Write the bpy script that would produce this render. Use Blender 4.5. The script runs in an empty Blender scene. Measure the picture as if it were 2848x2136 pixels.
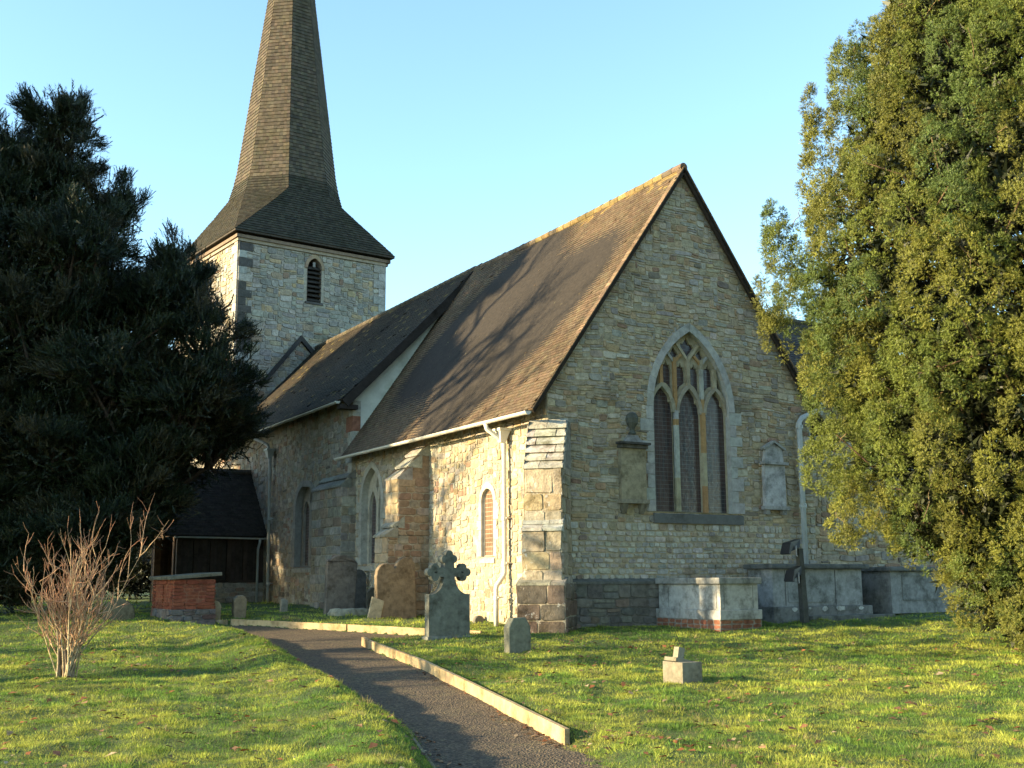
import bpy, bmesh, math, random
import numpy as np
from mathutils import Vector, Matrix
from mathutils.geometry import tessellate_polygon
random.seed(7)
rng = np.random.default_rng(11)
PI = math.pi
SC = bpy.context.scene
COL = SC.collection

# ------------------------------------------------------------------ camera
YAW, PITCH, ROLL, LENS = 0.52386, 0.16964, -0.00535, 40.35
CAM = np.array([-11.6857, -18.8660, 0.96])
FW = np.array([math.sin(YAW), math.cos(YAW)])          # horizontal view direction
RT = np.array([math.cos(YAW), -math.sin(YAW)])
f3 = Vector((math.sin(YAW) * math.cos(PITCH), math.cos(YAW) * math.cos(PITCH), math.sin(PITCH)))
r3 = Vector((RT[0], RT[1], 0)); u3 = r3.cross(f3)
cr, sr = math.cos(ROLL), math.sin(ROLL)
r4 = r3 * cr + u3 * sr; u4 = u3 * cr - r3 * sr
cam = bpy.data.cameras.new("camera"); cam.lens = LENS; cam.sensor_width = 36; cam.clip_end = 2000; cam.clip_start = 0.1
cob = bpy.data.objects.new("camera", cam); COL.objects.link(cob)
M3 = Matrix((r4, u4, -f3)).transposed()
cob.matrix_world = Matrix.Translation(Vector(CAM)) @ M3.to_4x4()
SC.camera = cob

# ------------------------------------------------------------------ light
SUN_EL, SUN_AZ = math.radians(14.0), math.radians(-15.0)   # azimuth of the light's travel, from +X towards +Y
sd = Vector((math.cos(SUN_EL) * math.cos(SUN_AZ), math.cos(SUN_EL) * math.sin(SUN_AZ), -math.sin(SUN_EL)))
W = bpy.data.worlds.new("World"); SC.world = W; W.use_nodes = True
nt = W.node_tree
bg = nt.nodes["Background"]
sky = nt.nodes.new("ShaderNodeTexSky"); sky.sky_type = 'NISHITA'; sky.sun_disc = False
sky.sun_elevation = SUN_EL; sky.sun_rotation = math.atan2(-sd.x, -sd.y)
sky.altitude = 50; sky.air_density = 1.0; sky.dust_density = 0.35; sky.ozone_density = 2.2
tint = nt.nodes.new("ShaderNodeMix"); tint.data_type = 'RGBA'; tint.blend_type = 'MULTIPLY'; tint.inputs[0].default_value = 1.0; tint.inputs[7].default_value = (1.02, 1.08, 1.0, 1)
nt.links.new(sky.outputs[0], tint.inputs[6]); nt.links.new(tint.outputs[2], bg.inputs[0]); bg.inputs[1].default_value = 0.15
sl = bpy.data.lights.new("sun", 'SUN'); sl.energy = 5.0; sl.angle = math.radians(0.55); sl.color = (1.0, 0.79, 0.47)
so = bpy.data.objects.new("sun", sl); COL.objects.link(so)
so.rotation_euler = sd.to_track_quat('-Z', 'Y').to_euler()
SC.view_settings.view_transform = 'Standard'; SC.view_settings.look = 'None'
SC.view_settings.exposure = 1.78; SC.view_settings.gamma = 1.0
SC.render.engine = 'CYCLES'
SC.cycles.max_bounces = 6; SC.cycles.transparent_max_bounces = 6

# ------------------------------------------------------------------ materials
def new_mat(name):
    m = bpy.data.materials.new(name); m.use_nodes = True
    t = m.node_tree; b = t.nodes["Principled BSDF"]
    return m, t, b
def N(t, typ, **kw):
    n = t.nodes.new(typ)
    for k, v in kw.items():
        if k in n.inputs.keys(): n.inputs[k].default_value = v
        else: setattr(n, k, v)
    return n
def ramp(t, src, stops):
    r = t.nodes.new("ShaderNodeValToRGB"); t.links.new(src, r.inputs[0])
    e = r.color_ramp.elements
    while len(e) < len(stops): e.new(0.5)
    for i, (p, c) in enumerate(stops):
        e[i].position = p; e[i].color = (c[0], c[1], c[2], 1) if not isinstance(c, (int, float)) else (c, c, c, 1)
    return r.outputs[0]
def mix(t, typ, fac, a, b):
    n = t.nodes.new("ShaderNodeMix"); n.data_type = 'RGBA'; n.blend_type = typ
    for s, v in ((n.inputs[0], fac), (n.inputs[6], a), (n.inputs[7], b)):
        if isinstance(v, (int, float)): s.default_value = v
        elif isinstance(v, tuple): s.default_value = (*v[:3], 1)
        else: t.links.new(v, s)
    return n.outputs[2]
def vcmat(name, rough=0.9, lo=0.65, hi=1.3, scale=9.0, bump=0.5, bscale=35.0, bdist=0.02, lichen=None, lthr=0.63, lscale=6.0, stain=None, sthr=0.6, sscale=0.8, spec=0.2, transl=0.0):
    """base colour from the mesh's own colour attribute, broken up by noise, with lichen and stains of their own shape"""
    m, t, b = new_mat(name)
    at = N(t, "ShaderNodeVertexColor"); at.layer_name = "Col"
    tc = N(t, "ShaderNodeTexCoord")
    n1 = N(t, "ShaderNodeTexNoise", Scale=scale, Detail=8.0, Roughness=0.65); t.links.new(tc.outputs["Object"], n1.inputs["Vector"])
    c = mix(t, 'MULTIPLY', 1.0, at.outputs[0], ramp(t, n1.outputs[0], [(0.3, lo), (0.7, hi)]))
    if stain:
        n3 = N(t, "ShaderNodeTexNoise", Scale=sscale, Detail=6.0, Roughness=0.7); t.links.new(tc.outputs["Object"], n3.inputs["Vector"])
        c = mix(t, 'MULTIPLY', ramp(t, n3.outputs[0], [(sthr - 0.06, 0.0), (sthr + 0.12, 1.0)]), c, stain)
    if lichen:
        n2 = N(t, "ShaderNodeTexNoise", Scale=lscale, Detail=7.0, Roughness=0.7); t.links.new(tc.outputs["Object"], n2.inputs["Vector"])
        c = mix(t, 'MIX', ramp(t, n2.outputs[0], [(lthr, 0.0), (lthr + 0.05, 0.85)]), c, lichen)
    t.links.new(c, b.inputs["Base Color"])
    b.inputs["Roughness"].default_value = rough
    b.inputs["Specular IOR Level"].default_value = spec
    if bump:
        n4 = N(t, "ShaderNodeTexNoise", Scale=bscale, Detail=6.0, Roughness=0.7); t.links.new(tc.outputs["Object"], n4.inputs["Vector"])
        bp = N(t, "ShaderNodeBump", Strength=bump, Distance=bdist); t.links.new(n4.outputs[0], bp.inputs["Height"]); t.links.new(bp.outputs[0], b.inputs["Normal"])
    if transl:
        tr = N(t, "ShaderNodeBsdfTranslucent"); t.links.new(c, tr.inputs[0])
        ms = N(t, "ShaderNodeMixShader"); ms.inputs[0].default_value = transl
        out = t.nodes["Material Output"]
        t.links.new(b.outputs[0], ms.inputs[1]); t.links.new(tr.outputs[0], ms.inputs[2]); t.links.new(ms.outputs[0], out.inputs[0])
    return m
MASON = vcmat("rubble_stone", lichen=(0.36, 0.35, 0.30), lthr=0.66, lscale=3.2, stain=(0.5, 0.48, 0.46), sthr=0.6, sscale=0.7, bump=0.9, bscale=22, bdist=0.03)
MASONW = vcmat("weathered_stone", lo=.55, hi=1.35, scale=7, lichen=(0.46, 0.45, 0.41), lthr=0.60, lscale=5.0, stain=(0.35, 0.33, 0.24), sthr=0.57, sscale=2.2, bump=0.9, bscale=22, bdist=0.03)
DRESS = vcmat("dressed_stone", lo=0.75, hi=1.2, stain=(0.55, 0.53, 0.5), sthr=0.6, sscale=1.7, bump=0.4)
TILE = vcmat("clay_tile", lo=0.6, hi=1.35, scale=14, lichen=(0.16, 0.14, 0.07), lthr=0.66, lscale=5, bump=0.35, bscale=40, bdist=0.01, stain=(0.5, 0.5, 0.45), sthr=0.58, sscale=0.5)
SHING = vcmat("oak_shingle", lo=0.6, hi=1.3, scale=10, bump=0.4, bscale=30, bdist=0.012, stain=(0.6, 0.66, 0.5), sthr=0.6, sscale=0.6)
GRAVE = vcmat("grave_stone", lo=0.6, hi=1.3, scale=7, lichen=(0.38, 0.37, 0.30), lthr=0.68, lscale=11, stain=(0.4, 0.38, 0.33), sthr=0.57, sscale=2.6, bump=0.6, bscale=45, bdist=0.012)
CHEST = vcmat("tomb_stone", lo=0.7, hi=1.2, scale=9, lichen=(0.5, 0.49, 0.44), lthr=0.67, lscale=7, stain=(0.42, 0.42, 0.4), sthr=0.53, sscale=3.0, bump=0.5, bscale=60, bdist=0.01)
PAINT = vcmat("pipe_paint", rough=0.5, lo=0.85, hi=1.08, scale=6, bump=0.1, spec=0.4, stain=(0.7, 0.66, 0.55), sthr=0.6, sscale=3)
WOOD = vcmat("timber", lo=0.65, hi=1.2, scale=6, bump=0.5, bscale=30, bdist=0.008, stain=(0.5, 0.46, 0.36), sthr=0.56, sscale=2.2)
METAL = vcmat("dark_metal", rough=0.45, lo=0.8, hi=1.2, bump=0.1, spec=0.5)
BARK = vcmat("bark", lo=0.5, hi=1.4, scale=12, bump=1.0, bscale=25, bdist=0.02)
LEAF = vcmat("yew_leaf", rough=0.5, lo=0.7, hi=1.3, scale=2.5, bump=0, spec=0.3, transl=0.10)
GRASSM = vcmat("grass_blade", rough=0.6, lo=0.75, hi=1.25, scale=1.1, bump=0, spec=0.25, transl=0.35)
DEADL = vcmat("dead_leaf", rough=0.7, lo=0.6, hi=1.3, scale=20, bump=0, transl=0.15)
RENDERM = vcmat("lime_render", lo=0.85, hi=1.1, scale=3, bump=0.2, stain=(0.75, 0.78, 0.7), sthr=0.55, sscale=1.2)
BRICKM = vcmat("brick", lo=0.6, hi=1.25, scale=14, bump=0.6, bscale=50, bdist=0.008, stain=(0.6, 0.5, 0.45), sthr=0.58, sscale=4)

def ground_material():
    m, t, b = new_mat("lawn_soil")
    tc = N(t, "ShaderNodeTexCoord")
    a = N(t, "ShaderNodeTexNoise", Scale=0.9, Detail=8.0, Roughness=0.7); t.links.new(tc.outputs["Object"], a.inputs["Vector"])
    c1 = ramp(t, a.outputs[0], [(0.3, (0.03, 0.06, 0.010)), (0.5, (0.07, 0.115, 0.018)), (0.72, (0.14, 0.15, 0.035))])
    n2 = N(t, "ShaderNodeTexNoise", Scale=45.0, Detail=8.0, Roughness=0.8); t.links.new(tc.outputs["Object"], n2.inputs["Vector"])
    c2 = mix(t, 'MULTIPLY', 1.0, c1, ramp(t, n2.outputs[0], [(0.35, 0.2), (0.65, 1.5)]))
    t.links.new(c2, b.inputs["Base Color"]); b.inputs["Roughness"].default_value = 0.95
    bp = N(t, "ShaderNodeBump", Strength=0.8, Distance=0.05); t.links.new(n2.outputs[0], bp.inputs["Height"]); t.links.new(bp.outputs[0], b.inputs["Normal"])
    return m
def path_material():
    m, t, b = new_mat("path_asphalt")
    tc = N(t, "ShaderNodeTexCoord")
    a = N(t, "ShaderNodeTexVoronoi", Scale=42.0); t.links.new(tc.outputs["Object"], a.inputs["Vector"])
    n = N(t, "ShaderNodeTexNoise", Scale=1.3, Detail=9.0, Roughness=0.7); t.links.new(tc.outputs["Object"], n.inputs["Vector"])
    n3 = N(t, "ShaderNodeTexNoise", Scale=3.2, Detail=8.0, Roughness=0.75); t.links.new(tc.outputs["Object"], n3.inputs["Vector"])
    g = ramp(t, n.outputs[0], [(0.35, (0.060, 0.043, 0.026)), (0.55, (0.088, 0.063, 0.036)), (0.72, (0.085, 0.070, 0.032))])
    g = mix(t, 'MIX', ramp(t, n3.outputs[0], [(0.5, 0.0), (0.8, 0.6)]), g, (0.075, 0.075, 0.022))
    n6 = N(t, "ShaderNodeTexNoise", Scale=22.0, Detail=6.0, Roughness=0.8); t.links.new(tc.outputs["Object"], n6.inputs["Vector"])
    g = mix(t, 'MULTIPLY', 1.0, g, ramp(t, n6.outputs[0], [(0.35, 0.45), (0.65, 1.5)]))
    c = mix(t, 'MULTIPLY', 1.0, g, ramp(t, a.outputs["Color"], [(0.1, 0.4), (0.9, 1.7)]))
    t.links.new(c, b.inputs["Base Color"]); b.inputs["Roughness"].default_value = 0.9
    bp = N(t, "ShaderNodeBump", Strength=1.0, Distance=0.02); t.links.new(a.outputs["Distance"], bp.inputs["Height"]); t.links.new(bp.outputs[0], b.inputs["Normal"])
    return m
def glass_material(name, dark, tint, line, pitch_v=0.088, pitch_u=0.10, lw=0.075, rough=0.25):
    m, t, b = new_mat(name)
    tc = N(t, "ShaderNodeTexCoord"); sp = N(t, "ShaderNodeSeparateXYZ"); t.links.new(tc.outputs["Object"], sp.inputs[0])
    ad = N(t, "ShaderNodeMath", operation='ADD'); t.links.new(sp.outputs[0], ad.inputs[0]); t.links.new(sp.outputs[1], ad.inputs[1])
    def lines(src, pitch, w):
        d = N(t, "ShaderNodeMath", operation='DIVIDE'); t.links.new(src, d.inputs[0]); d.inputs[1].default_value = pitch
        fr = N(t, "ShaderNodeMath", operation='FRACT'); t.links.new(d.outputs[0], fr.inputs[0])
        lt = N(t, "ShaderNodeMath", operation='LESS_THAN'); t.links.new(fr.outputs[0], lt.inputs[0]); lt.inputs[1].default_value = w
        return lt.outputs[0]
    mp = N(t, "ShaderNodeMapping"); mp.inputs["Scale"].default_value = (5, 5, 0.9); t.links.new(tc.outputs["Object"], mp.inputs[0])
    n = N(t, "ShaderNodeTexNoise", Scale=1.6, Detail=6.0, Roughness=0.7); t.links.new(mp.outputs[0], n.inputs["Vector"])
    c = ramp(t, n.outputs[0], [(0.35, dark), (0.52, tint), (0.68, tuple(0.5 * x + 0.05 for x in tint))])  # upright streaks put a dull red-brown reflection into the pane colour
    lv = lines(sp.outputs[2], pitch_v, lw)
    lu = lines(ad.outputs[0], pitch_u, lw * 0.8)
    c = mix(t, 'MIX', lu, c, tuple(0.7 * x for x in line))
    c = mix(t, 'MIX', lv, c, line)
    t.links.new(c, b.inputs["Base Color"]); b.inputs["Roughness"].default_value = rough; b.inputs["Specular IOR Level"].default_value = 0.5
    n5 = N(t, "ShaderNodeTexNoise", Scale=9.0, Detail=2.0); t.links.new(tc.outputs["Object"], n5.inputs["Vector"])
    bp = N(t, "ShaderNodeBump", Strength=0.25, Distance=0.02); t.links.new(n5.outputs[0], bp.inputs["Height"]); t.links.new(bp.outputs[0], b.inputs["Normal"])
    return m
GROUND = ground_material(); PATHM = path_material()
GLASS = glass_material("leaded_glass", (0.030, 0.034, 0.042), (0.075, 0.045, 0.042), (0.15, 0.15, 0.15))
GLASS_REFLECTION = glass_material("reflection_tinted_glass", (0.12, 0.07, 0.042), (0.19, 0.115, 0.07), (0.36, 0.31, 0.24), 0.092, 0.075, 0.12)  # sunlit red-brown reflection put into the lancet's glass colour

# ------------------------------------------------------------------ mesh helpers
def V(*a): return Vector(a)
class MB:
    def __init__(s): s.v = []; s.f = []; s.c = []
    def face(s, pts, col):
        i = len(s.v); s.v.extend([tuple(p) for p in pts]); s.f.append(tuple(range(i, i + len(pts)))); s.c.append(col)
    def raw(s, verts, faces, col):
        i = len(s.v); s.v.extend([tuple(p) for p in verts])
        for k, f in enumerate(faces):
            s.f.append(tuple(i + j for j in f)); s.c.append(col[k] if isinstance(col, list) else col)
    def hexa(s, p, col):      # p: 8 corners, bottom 4 ccw then top 4
        s.raw(p, [(3, 2, 1, 0), (4, 5, 6, 7), (0, 1, 5, 4), (1, 2, 6, 5), (2, 3, 7, 6), (3, 0, 4, 7)], col)
    def box(s, lo, hi, col, jit=0.0):
        x0, y0, z0 = lo; x1, y1, z1 = hi
        p = [(x0, y0, z0), (x1, y0, z0), (x1, y1, z0), (x0, y1, z0), (x0, y0, z1), (x1, y0, z1), (x1, y1, z1), (x0, y1, z1)]
        if jit: p = [tuple(c + random.uniform(-jit, jit) for c in q) for q in p]
        s.hexa(p, col)
    def cbox(s, lo, hi, col, b=0.015):
        """box with chamfered edges"""
        bm = bmesh.new(); bmesh.ops.create_cube(bm, size=1)
        for v in bm.verts:
            v.co = Vector([lo[k] + (v.co[k] + 0.5) * (hi[k] - lo[k]) for k in range(3)])
        bmesh.ops.bevel(bm, geom=bm.edges[:], offset=b, segments=2, affect='EDGES', profile=0.6)
        s.bm(bm, col)
    def bm(s, bm, col):
        bm.verts.ensure_lookup_table(); bm.verts.index_update()
        s.raw([v.co[:] for v in bm.verts], [[v.index for v in f.verts] for f in bm.faces], col); bm.free()
    def obox(s, O, A, B, C, col):   # oriented: origin, three edge vectors
        O, A, B, C = map(Vector, (O, A, B, C))
        s.hexa([O, O + A, O + A + B, O + B, O + C, O + A + C, O + A + B + C, O + B + C], col)
    def prism(s, poly, O, U, Vv, Nn, d0, d1, col, caps=True):
        """polygon (u,v) list extruded along Nn from d0 to d1"""
        O, U, Vv, Nn = map(Vector, (O, U, Vv, Nn))
        a = [O + U * u + Vv * w + Nn * d0 for u, w in poly]; b = [O + U * u + Vv * w + Nn * d1 for u, w in poly]
        n = len(poly); i = len(s.v); s.v.extend([p[:] for p in a + b])
        for k in range(n):
            s.f.append((i + k, i + (k + 1) % n, i + n + (k + 1) % n, i + n + k)); s.c.append(col)
        if caps:
            for tri in tessellate_polygon([[Vector((u, w, 0)) for u, w in poly]]):
                s.f.append(tuple(i + n + k for k in tri)); s.c.append(col)
                s.f.append(tuple(i + k for k in tri)); s.c.append(col)
    def plate(s, loops, O, U, Vv, Nn, d, col, inner=None, icol=None):
        """flat plate with holes at depth d; inner = depth the hole edges are carried to"""
        O, U, Vv, Nn = map(Vector, (O, U, Vv, Nn))
        flat = [p for l in loops for p in l]; i = len(s.v)
        s.v.extend([(O + U * u + Vv * w + Nn * d)[:] for u, w in flat])
        for tri in tessellate_polygon([[Vector((u, w, 0)) for u, w in l] for l in loops]):
            s.f.append(tuple(i + k for k in tri)); s.c.append(col)
        if inner is not None:
            for l in loops[1:]:
                s.strip(l, O, U, Vv, Nn, d, inner, icol or col)
    def strip(s, l, O, U, Vv, Nn, d0, d1, col, closed=True):
        O, U, Vv, Nn = map(Vector, (O, U, Vv, Nn)); n = len(l); i = len(s.v)
        s.v.extend([(O + U * u + Vv * w + Nn * d0)[:] for u, w in l]); s.v.extend([(O + U * u + Vv * w + Nn * d1)[:] for u, w in l])
        for k in range(n if closed else n - 1):
            s.f.append((i + k, i + (k + 1) % n, i + n + (k + 1) % n, i + n + k)); s.c.append(col)
    def ribbon(s, pts, O, U, Vv, Nn, w, d0, d1, col):
        """moulded bar along a polyline, half width w"""
        n = len(pts); L = []; R = []
        for k in range(n):
            a = pts[max(k - 1, 0)]; b = pts[min(k + 1, n - 1)]
            tx, ty = b[0] - a[0], b[1] - a[1]; l = math.hypot(tx, ty) or 1
            nx, ny = -ty / l, tx / l
            L.append((pts[k][0] + nx * w, pts[k][1] + ny * w)); R.append((pts[k][0] - nx * w, pts[k][1] - ny * w))
        O, U, Vv, Nn = map(Vector, (O, U, Vv, Nn))
        P = lambda q, d: O + U * q[0] + Vv * q[1] + Nn * d
        for k in range(n - 1):
            s.hexa([P(R[k], d0), P(R[k + 1], d0), P(L[k + 1], d0), P(L[k], d0), P(R[k], d1), P(R[k + 1], d1), P(L[k + 1], d1), P(L[k], d1)], col)
    def tube(s, pts, rad, col, seg=8, cap=True):
        pts = [Vector(p) for p in pts]; n = len(pts)
        if not isinstance(rad, (list, tuple)): rad = [rad] * n
        i = len(s.v); up = None
        for k in range(n):
            d = (pts[min(k + 1, n - 1)] - pts[max(k - 1, 0)]).normalized()
            if up is None: up = Vector((0, 0, 1)) if abs(d.z) < 0.9 else Vector((1, 0, 0))
            x = d.cross(up)
            if x.length < 1e-4: x = d.cross(Vector((0.3, 1, 0.2)))
            x.normalize(); y = d.cross(x); up = -y if False else up
            for q in range(seg):
                a = 2 * PI * q / seg
                s.v.append((pts[k] + x * math.cos(a) * rad[k] + y * math.sin(a) * rad[k])[:])
        for k in range(n - 1):
            for q in range(seg):
                s.f.append((i + k * seg + q, i + k * seg + (q + 1) % seg, i + (k + 1) * seg + (q + 1) % seg, i + (k + 1) * seg + q)); s.c.append(col)
        if cap:
            s.f.append(tuple(i + q for q in range(seg))); s.c.append(col)
            s.f.append(tuple(i + (n - 1) * seg + q for q in range(seg))); s.c.append(col)
    def xform(s, M, i0=0):
        s.v[i0:] = [(M @ Vector(p))[:] for p in s.v[i0:]]
    def build(s, name, mat, parent=None, smooth=False):
        me = bpy.data.meshes.new(name)
        off = Vector((0, 0, 0)); p = parent
        while p is not None: off += p.location; p = p.parent
        vs = s.v if off.length == 0 else [(x - off.x, y - off.y, z - off.z) for x, y, z in s.v]
        me.from_pydata(vs, [], s.f)
        ca = me.color_attributes.new("Col", 'FLOAT_COLOR', 'CORNER')
        cols = np.ones((len(me.loops), 4), np.float32); k = 0
        fl = np.array([len(f) for f in s.f]); cc = np.array([(c[0], c[1], c[2]) for c in s.c], np.float32)
        cols[:, :3] = np.repeat(cc, fl, axis=0)
        ca.data.foreach_set("color", cols.ravel())
        bmm = bmesh.new(); bmm.from_mesh(me); bmesh.ops.remove_doubles(bmm, verts=bmm.verts, dist=1e-5) if len(s.v) < 3000 else None
        bmesh.ops.recalc_face_normals(bmm, faces=bmm.faces) if len(s.v) < 3000 else None
        bmm.to_mesh(me); bmm.free()
        if smooth:
            me.polygons.foreach_set("use_smooth", [True] * len(me.polygons))
        me.materials.append(mat)
        o = bpy.data.objects.new(name, me); COL.objects.link(o)
        if parent is not None: o.parent = parent
        return o
def tri_mesh(name, verts, cols, mat, parent=None, k=3):
    """numpy bulk mesh of separate k-gons: verts (n,k,3), cols (n,3)"""
    n = len(verts); me = bpy.data.meshes.new(name)
    off = Vector((0, 0, 0)); p = parent
    while p is not None: off += p.location; p = p.parent
    vv = (verts - np.array(off)).astype(np.float32).reshape(-1)
    me.vertices.add(n * k); me.vertices.foreach_set("co", vv)
    me.loops.add(n * k); me.loops.foreach_set("vertex_index", np.arange(n * k, dtype=np.int32))
    me.polygons.add(n); me.polygons.foreach_set("loop_start", np.arange(0, n * k, k, dtype=np.int32)); me.polygons.foreach_set("loop_total", np.full(n, k, np.int32))
    me.update(calc_edges=True)
    ca = me.color_attributes.new("Col", 'FLOAT_COLOR', 'CORNER')
    c4 = np.ones((n * k, 4), np.float32); c4[:, :3] = np.repeat(cols.astype(np.float32), k, axis=0)
    ca.data.foreach_set("color", c4.ravel())
    me.materials.append(mat)
    o = bpy.data.objects.new(name, me); COL.objects.link(o)
    if parent is not None: o.parent = parent
    return o
def tag(o, label=None, cat=None, group=None, kind=None):
    if label: o["label"] = label
    if cat: o["category"] = cat
    if group: o["group"] = group
    if kind: o["kind"] = kind
    return o
def thing(name, loc, label, cat, group=None):
    o = bpy.data.objects.new(name, None); COL.objects.link(o); o.location = loc; o.empty_display_size = 0.2
    bpy.context.view_layer.update()
    return tag(o, label, cat, group)
def jc(c, a=0.15, hue=0.04):
    k = 1 + random.uniform(-a, a)
    return tuple(max(0.004, x * k * (1 + random.uniform(-hue, hue))) for x in c)
def lnoise(x, y, seed=0, octv=3, sc=1.0):
    """value noise, numpy"""
    x = np.asarray(x, float) * sc; y = np.asarray(y, float) * sc; out = 0; amp = 1; tot = 0
    r = np.random.default_rng(seed); T = r.random((64, 64))
    for o in range(octv):
        xi = np.floor(x).astype(int); yi = np.floor(y).astype(int); fx = x - xi; fy = y - yi
        fx = fx * fx * (3 - 2 * fx); fy = fy * fy * (3 - 2 * fy)
        g = lambda a, b: T[a % 64, b % 64]
        v = (g(xi, yi) * (1 - fx) + g(xi + 1, yi) * fx) * (1 - fy) + (g(xi, yi + 1) * (1 - fx) + g(xi + 1, yi + 1) * fx) * fy
        out = out + amp * v; tot += amp; amp *= 0.5; x = x * 2 + 17.3; y = y * 2 + 5.1
    return out / tot

# ------------------------------------------------------------------ terrain
def sl_of(x, y): 
    dx, dy = x - CAM[0], y - CAM[1]
    return dx * FW[0] + dy * FW[1], dx * RT[0] + dy * RT[1]
def w_of(s, l):
    return CAM[0] + s * FW[0] + l * RT[0], CAM[1] + s * FW[1] + l * RT[1]
def lawn0(x, y):
    s, l = sl_of(np.asarray(x, float), np.asarray(y, float))
    return np.interp(s, [3, 9, 15, 21, 24], [-.72, -.6, -.3, -.03, 0]) + np.interp(s, [20, 24, 27, 34, 60], [0, .1, .2, .3, .33])
P_LEFT = [(-8.6, -13.5), (-7.12, -9.56), (-6.52, -7.73), (-6.12, -5.4), (-5.83, -3.54), (-5.5, -1.6), (-5.2, .32), (-5.0, 2.4), (-5.3, 4.2), (-6.6, 5.4), (-9.5, 6.3)]
P_RIGHT = [(-9.5, 7.6), (-6.4, 6.5), (-5.0, 6.5), (-4.2, 6.43), (-2.7, 3.41), (-1.83, 1.61), (-1.1, .1), (-1.5, -.02), (-2.5, .42), (-3.6, .48), (-4.14, -3.06), (-4.77, -6.0), (-5.48, -9.15), (-5.95, -10.6), (-6.9, -13.5)]
PPOLY = np.array(P_LEFT + P_RIGHT); NLEFT = len(P_LEFT)
def path_sd(x, y):
    """signed distance to the path outline (negative inside) and whether the nearest edge is on its left"""
    x = np.asarray(x, float); y = np.asarray(y, float)
    best = np.full(x.shape, 1e9); idx = np.zeros(x.shape, int); ins = np.zeros(x.shape, bool)
    n = len(PPOLY)
    for k in range(n):
        a = PPOLY[k]; b = PPOLY[(k + 1) % n]; e = b - a
        t = np.clip(((x - a[0]) * e[0] + (y - a[1]) * e[1]) / (e @ e), 0, 1)
        d = np.hypot(x - a[0] - t * e[0], y - a[1] - t * e[1])
        m = d < best; best = np.where(m, d, best); idx = np.where(m, k, idx)
        c = ((a[1] > y) != (b[1] > y)) & (x < (b[0] - a[0]) * (y - a[1]) / (b[1] - a[1] + 1e-12) + a[0])
        ins ^= c
    return np.where(ins, -best, best), idx < NLEFT
def smooth(t):
    t = np.clip(t, 0, 1); return t * t * (3 - 2 * t)
DEP = 0.14
def gz(x, y):
    """height of the lawn surface"""
    x = np.asarray(x, float); y = np.asarray(y, float)
    d, left = path_sd(x, y)
    z = lawn0(x, y) + 0.06 * (lnoise(x, y, 3, 3, 0.9) - 0.5); bumps = 0.09 * (lnoise(x, y, 23, 2, 2.3) - 0.5)
    dep = np.where(left, smooth(1 - (d + 0.05) / 0.32), smooth(1 - (d - 0.02) / 0.06))
    bank = np.where(left & (d > 0), 0.14 * np.exp(-((d - 0.6) / 0.45) ** 2), 0)
    s, l = sl_of(x, y)
    open_end = smooth((-8.9 - y) / 0.5) * (~left)       # past the end of the board the lawn runs down to the path
    dep = dep * (1 - open_end) + smooth(1 - (d - 0.02) / 0.5) * open_end
    return z - DEP * dep + bank + bumps * (1 - dep)
def gpt(x, y): return float(gz(np.array([x]), np.array([y]))[0])

ax = lambda a, b, c, d, st: np.concatenate([-np.geomspace(1, abs(c - a) + 1, 22)[::-1][:-1] + 1 + c, np.arange(c, d, st), np.geomspace(1, b - d + 1, 22) - 1 + d])
gx = ax(-400, 400, -22, 14, 0.12); gy = ax(-400, 400, -15, 26, 0.12)
GX, GY = np.meshgrid(gx, gy)
GZ = gz(GX.ravel(), GY.ravel())
me = bpy.data.meshes.new("lawn")
nx, ny = len(gx), len(gy)
me.vertices.add(nx * ny); me.vertices.foreach_set("co", np.stack([GX.ravel(), GY.ravel(), GZ], 1).astype(np.float32).ravel())
ii = (np.arange(ny - 1)[:, None] * nx + np.arange(nx - 1)[None, :]).ravel()
quads = np.stack([ii, ii + 1, ii + nx + 1, ii + nx], 1).astype(np.int32)
me.loops.add(quads.size); me.loops.foreach_set("vertex_index", quads.ravel())
me.polygons.add(len(quads)); me.polygons.foreach_set("loop_start", np.arange(0, quads.size, 4, dtype=np.int32)); me.polygons.foreach_set("loop_total", np.full(len(quads), 4, np.int32))
me.polygons.foreach_set("use_smooth", np.ones(len(quads), bool)); me.update(calc_edges=True)
me.materials.append(GROUND)
lawn = bpy.data.objects.new("lawn", me); COL.objects.link(lawn); tag(lawn, kind="structure")
# path: the depressed strip, laid as its own sheet just above the ground
px = np.arange(-9.4, -0.9, 0.14); py = np.arange(-13.4, 7.6, 0.14)
PXX, PYY = np.meshgrid(px, py); sdp, lf = path_sd(PXX, PYY)
PZZ = lawn0(PXX, PYY) + 0.06 * (lnoise(PXX, PYY, 3, 3, 0.9) - 0.5) - DEP + 0.012 + 0.012 * (lnoise(PXX, PYY, 9, 2, 3.0) - .5)
mb = MB(); keep = sdp < -0.01
mb.v = [tuple(p) for p in np.stack([PXX.ravel(), PYY.ravel(), PZZ.ravel()], 1)]
w_ = len(px)
for j in range(len(py) - 1):
    for i in range(w_ - 1):
        if keep[j, i] or keep[j, i + 1] or keep[j + 1, i] or keep[j + 1, i + 1]:
            a = j * w_ + i; mb.f.append((a, a + 1, a + w_ + 1, a + w_)); mb.c.append((.08, .06, .04))
o = mb.build("path", PATHM, smooth=True); tag(o, kind="structure")

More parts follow.
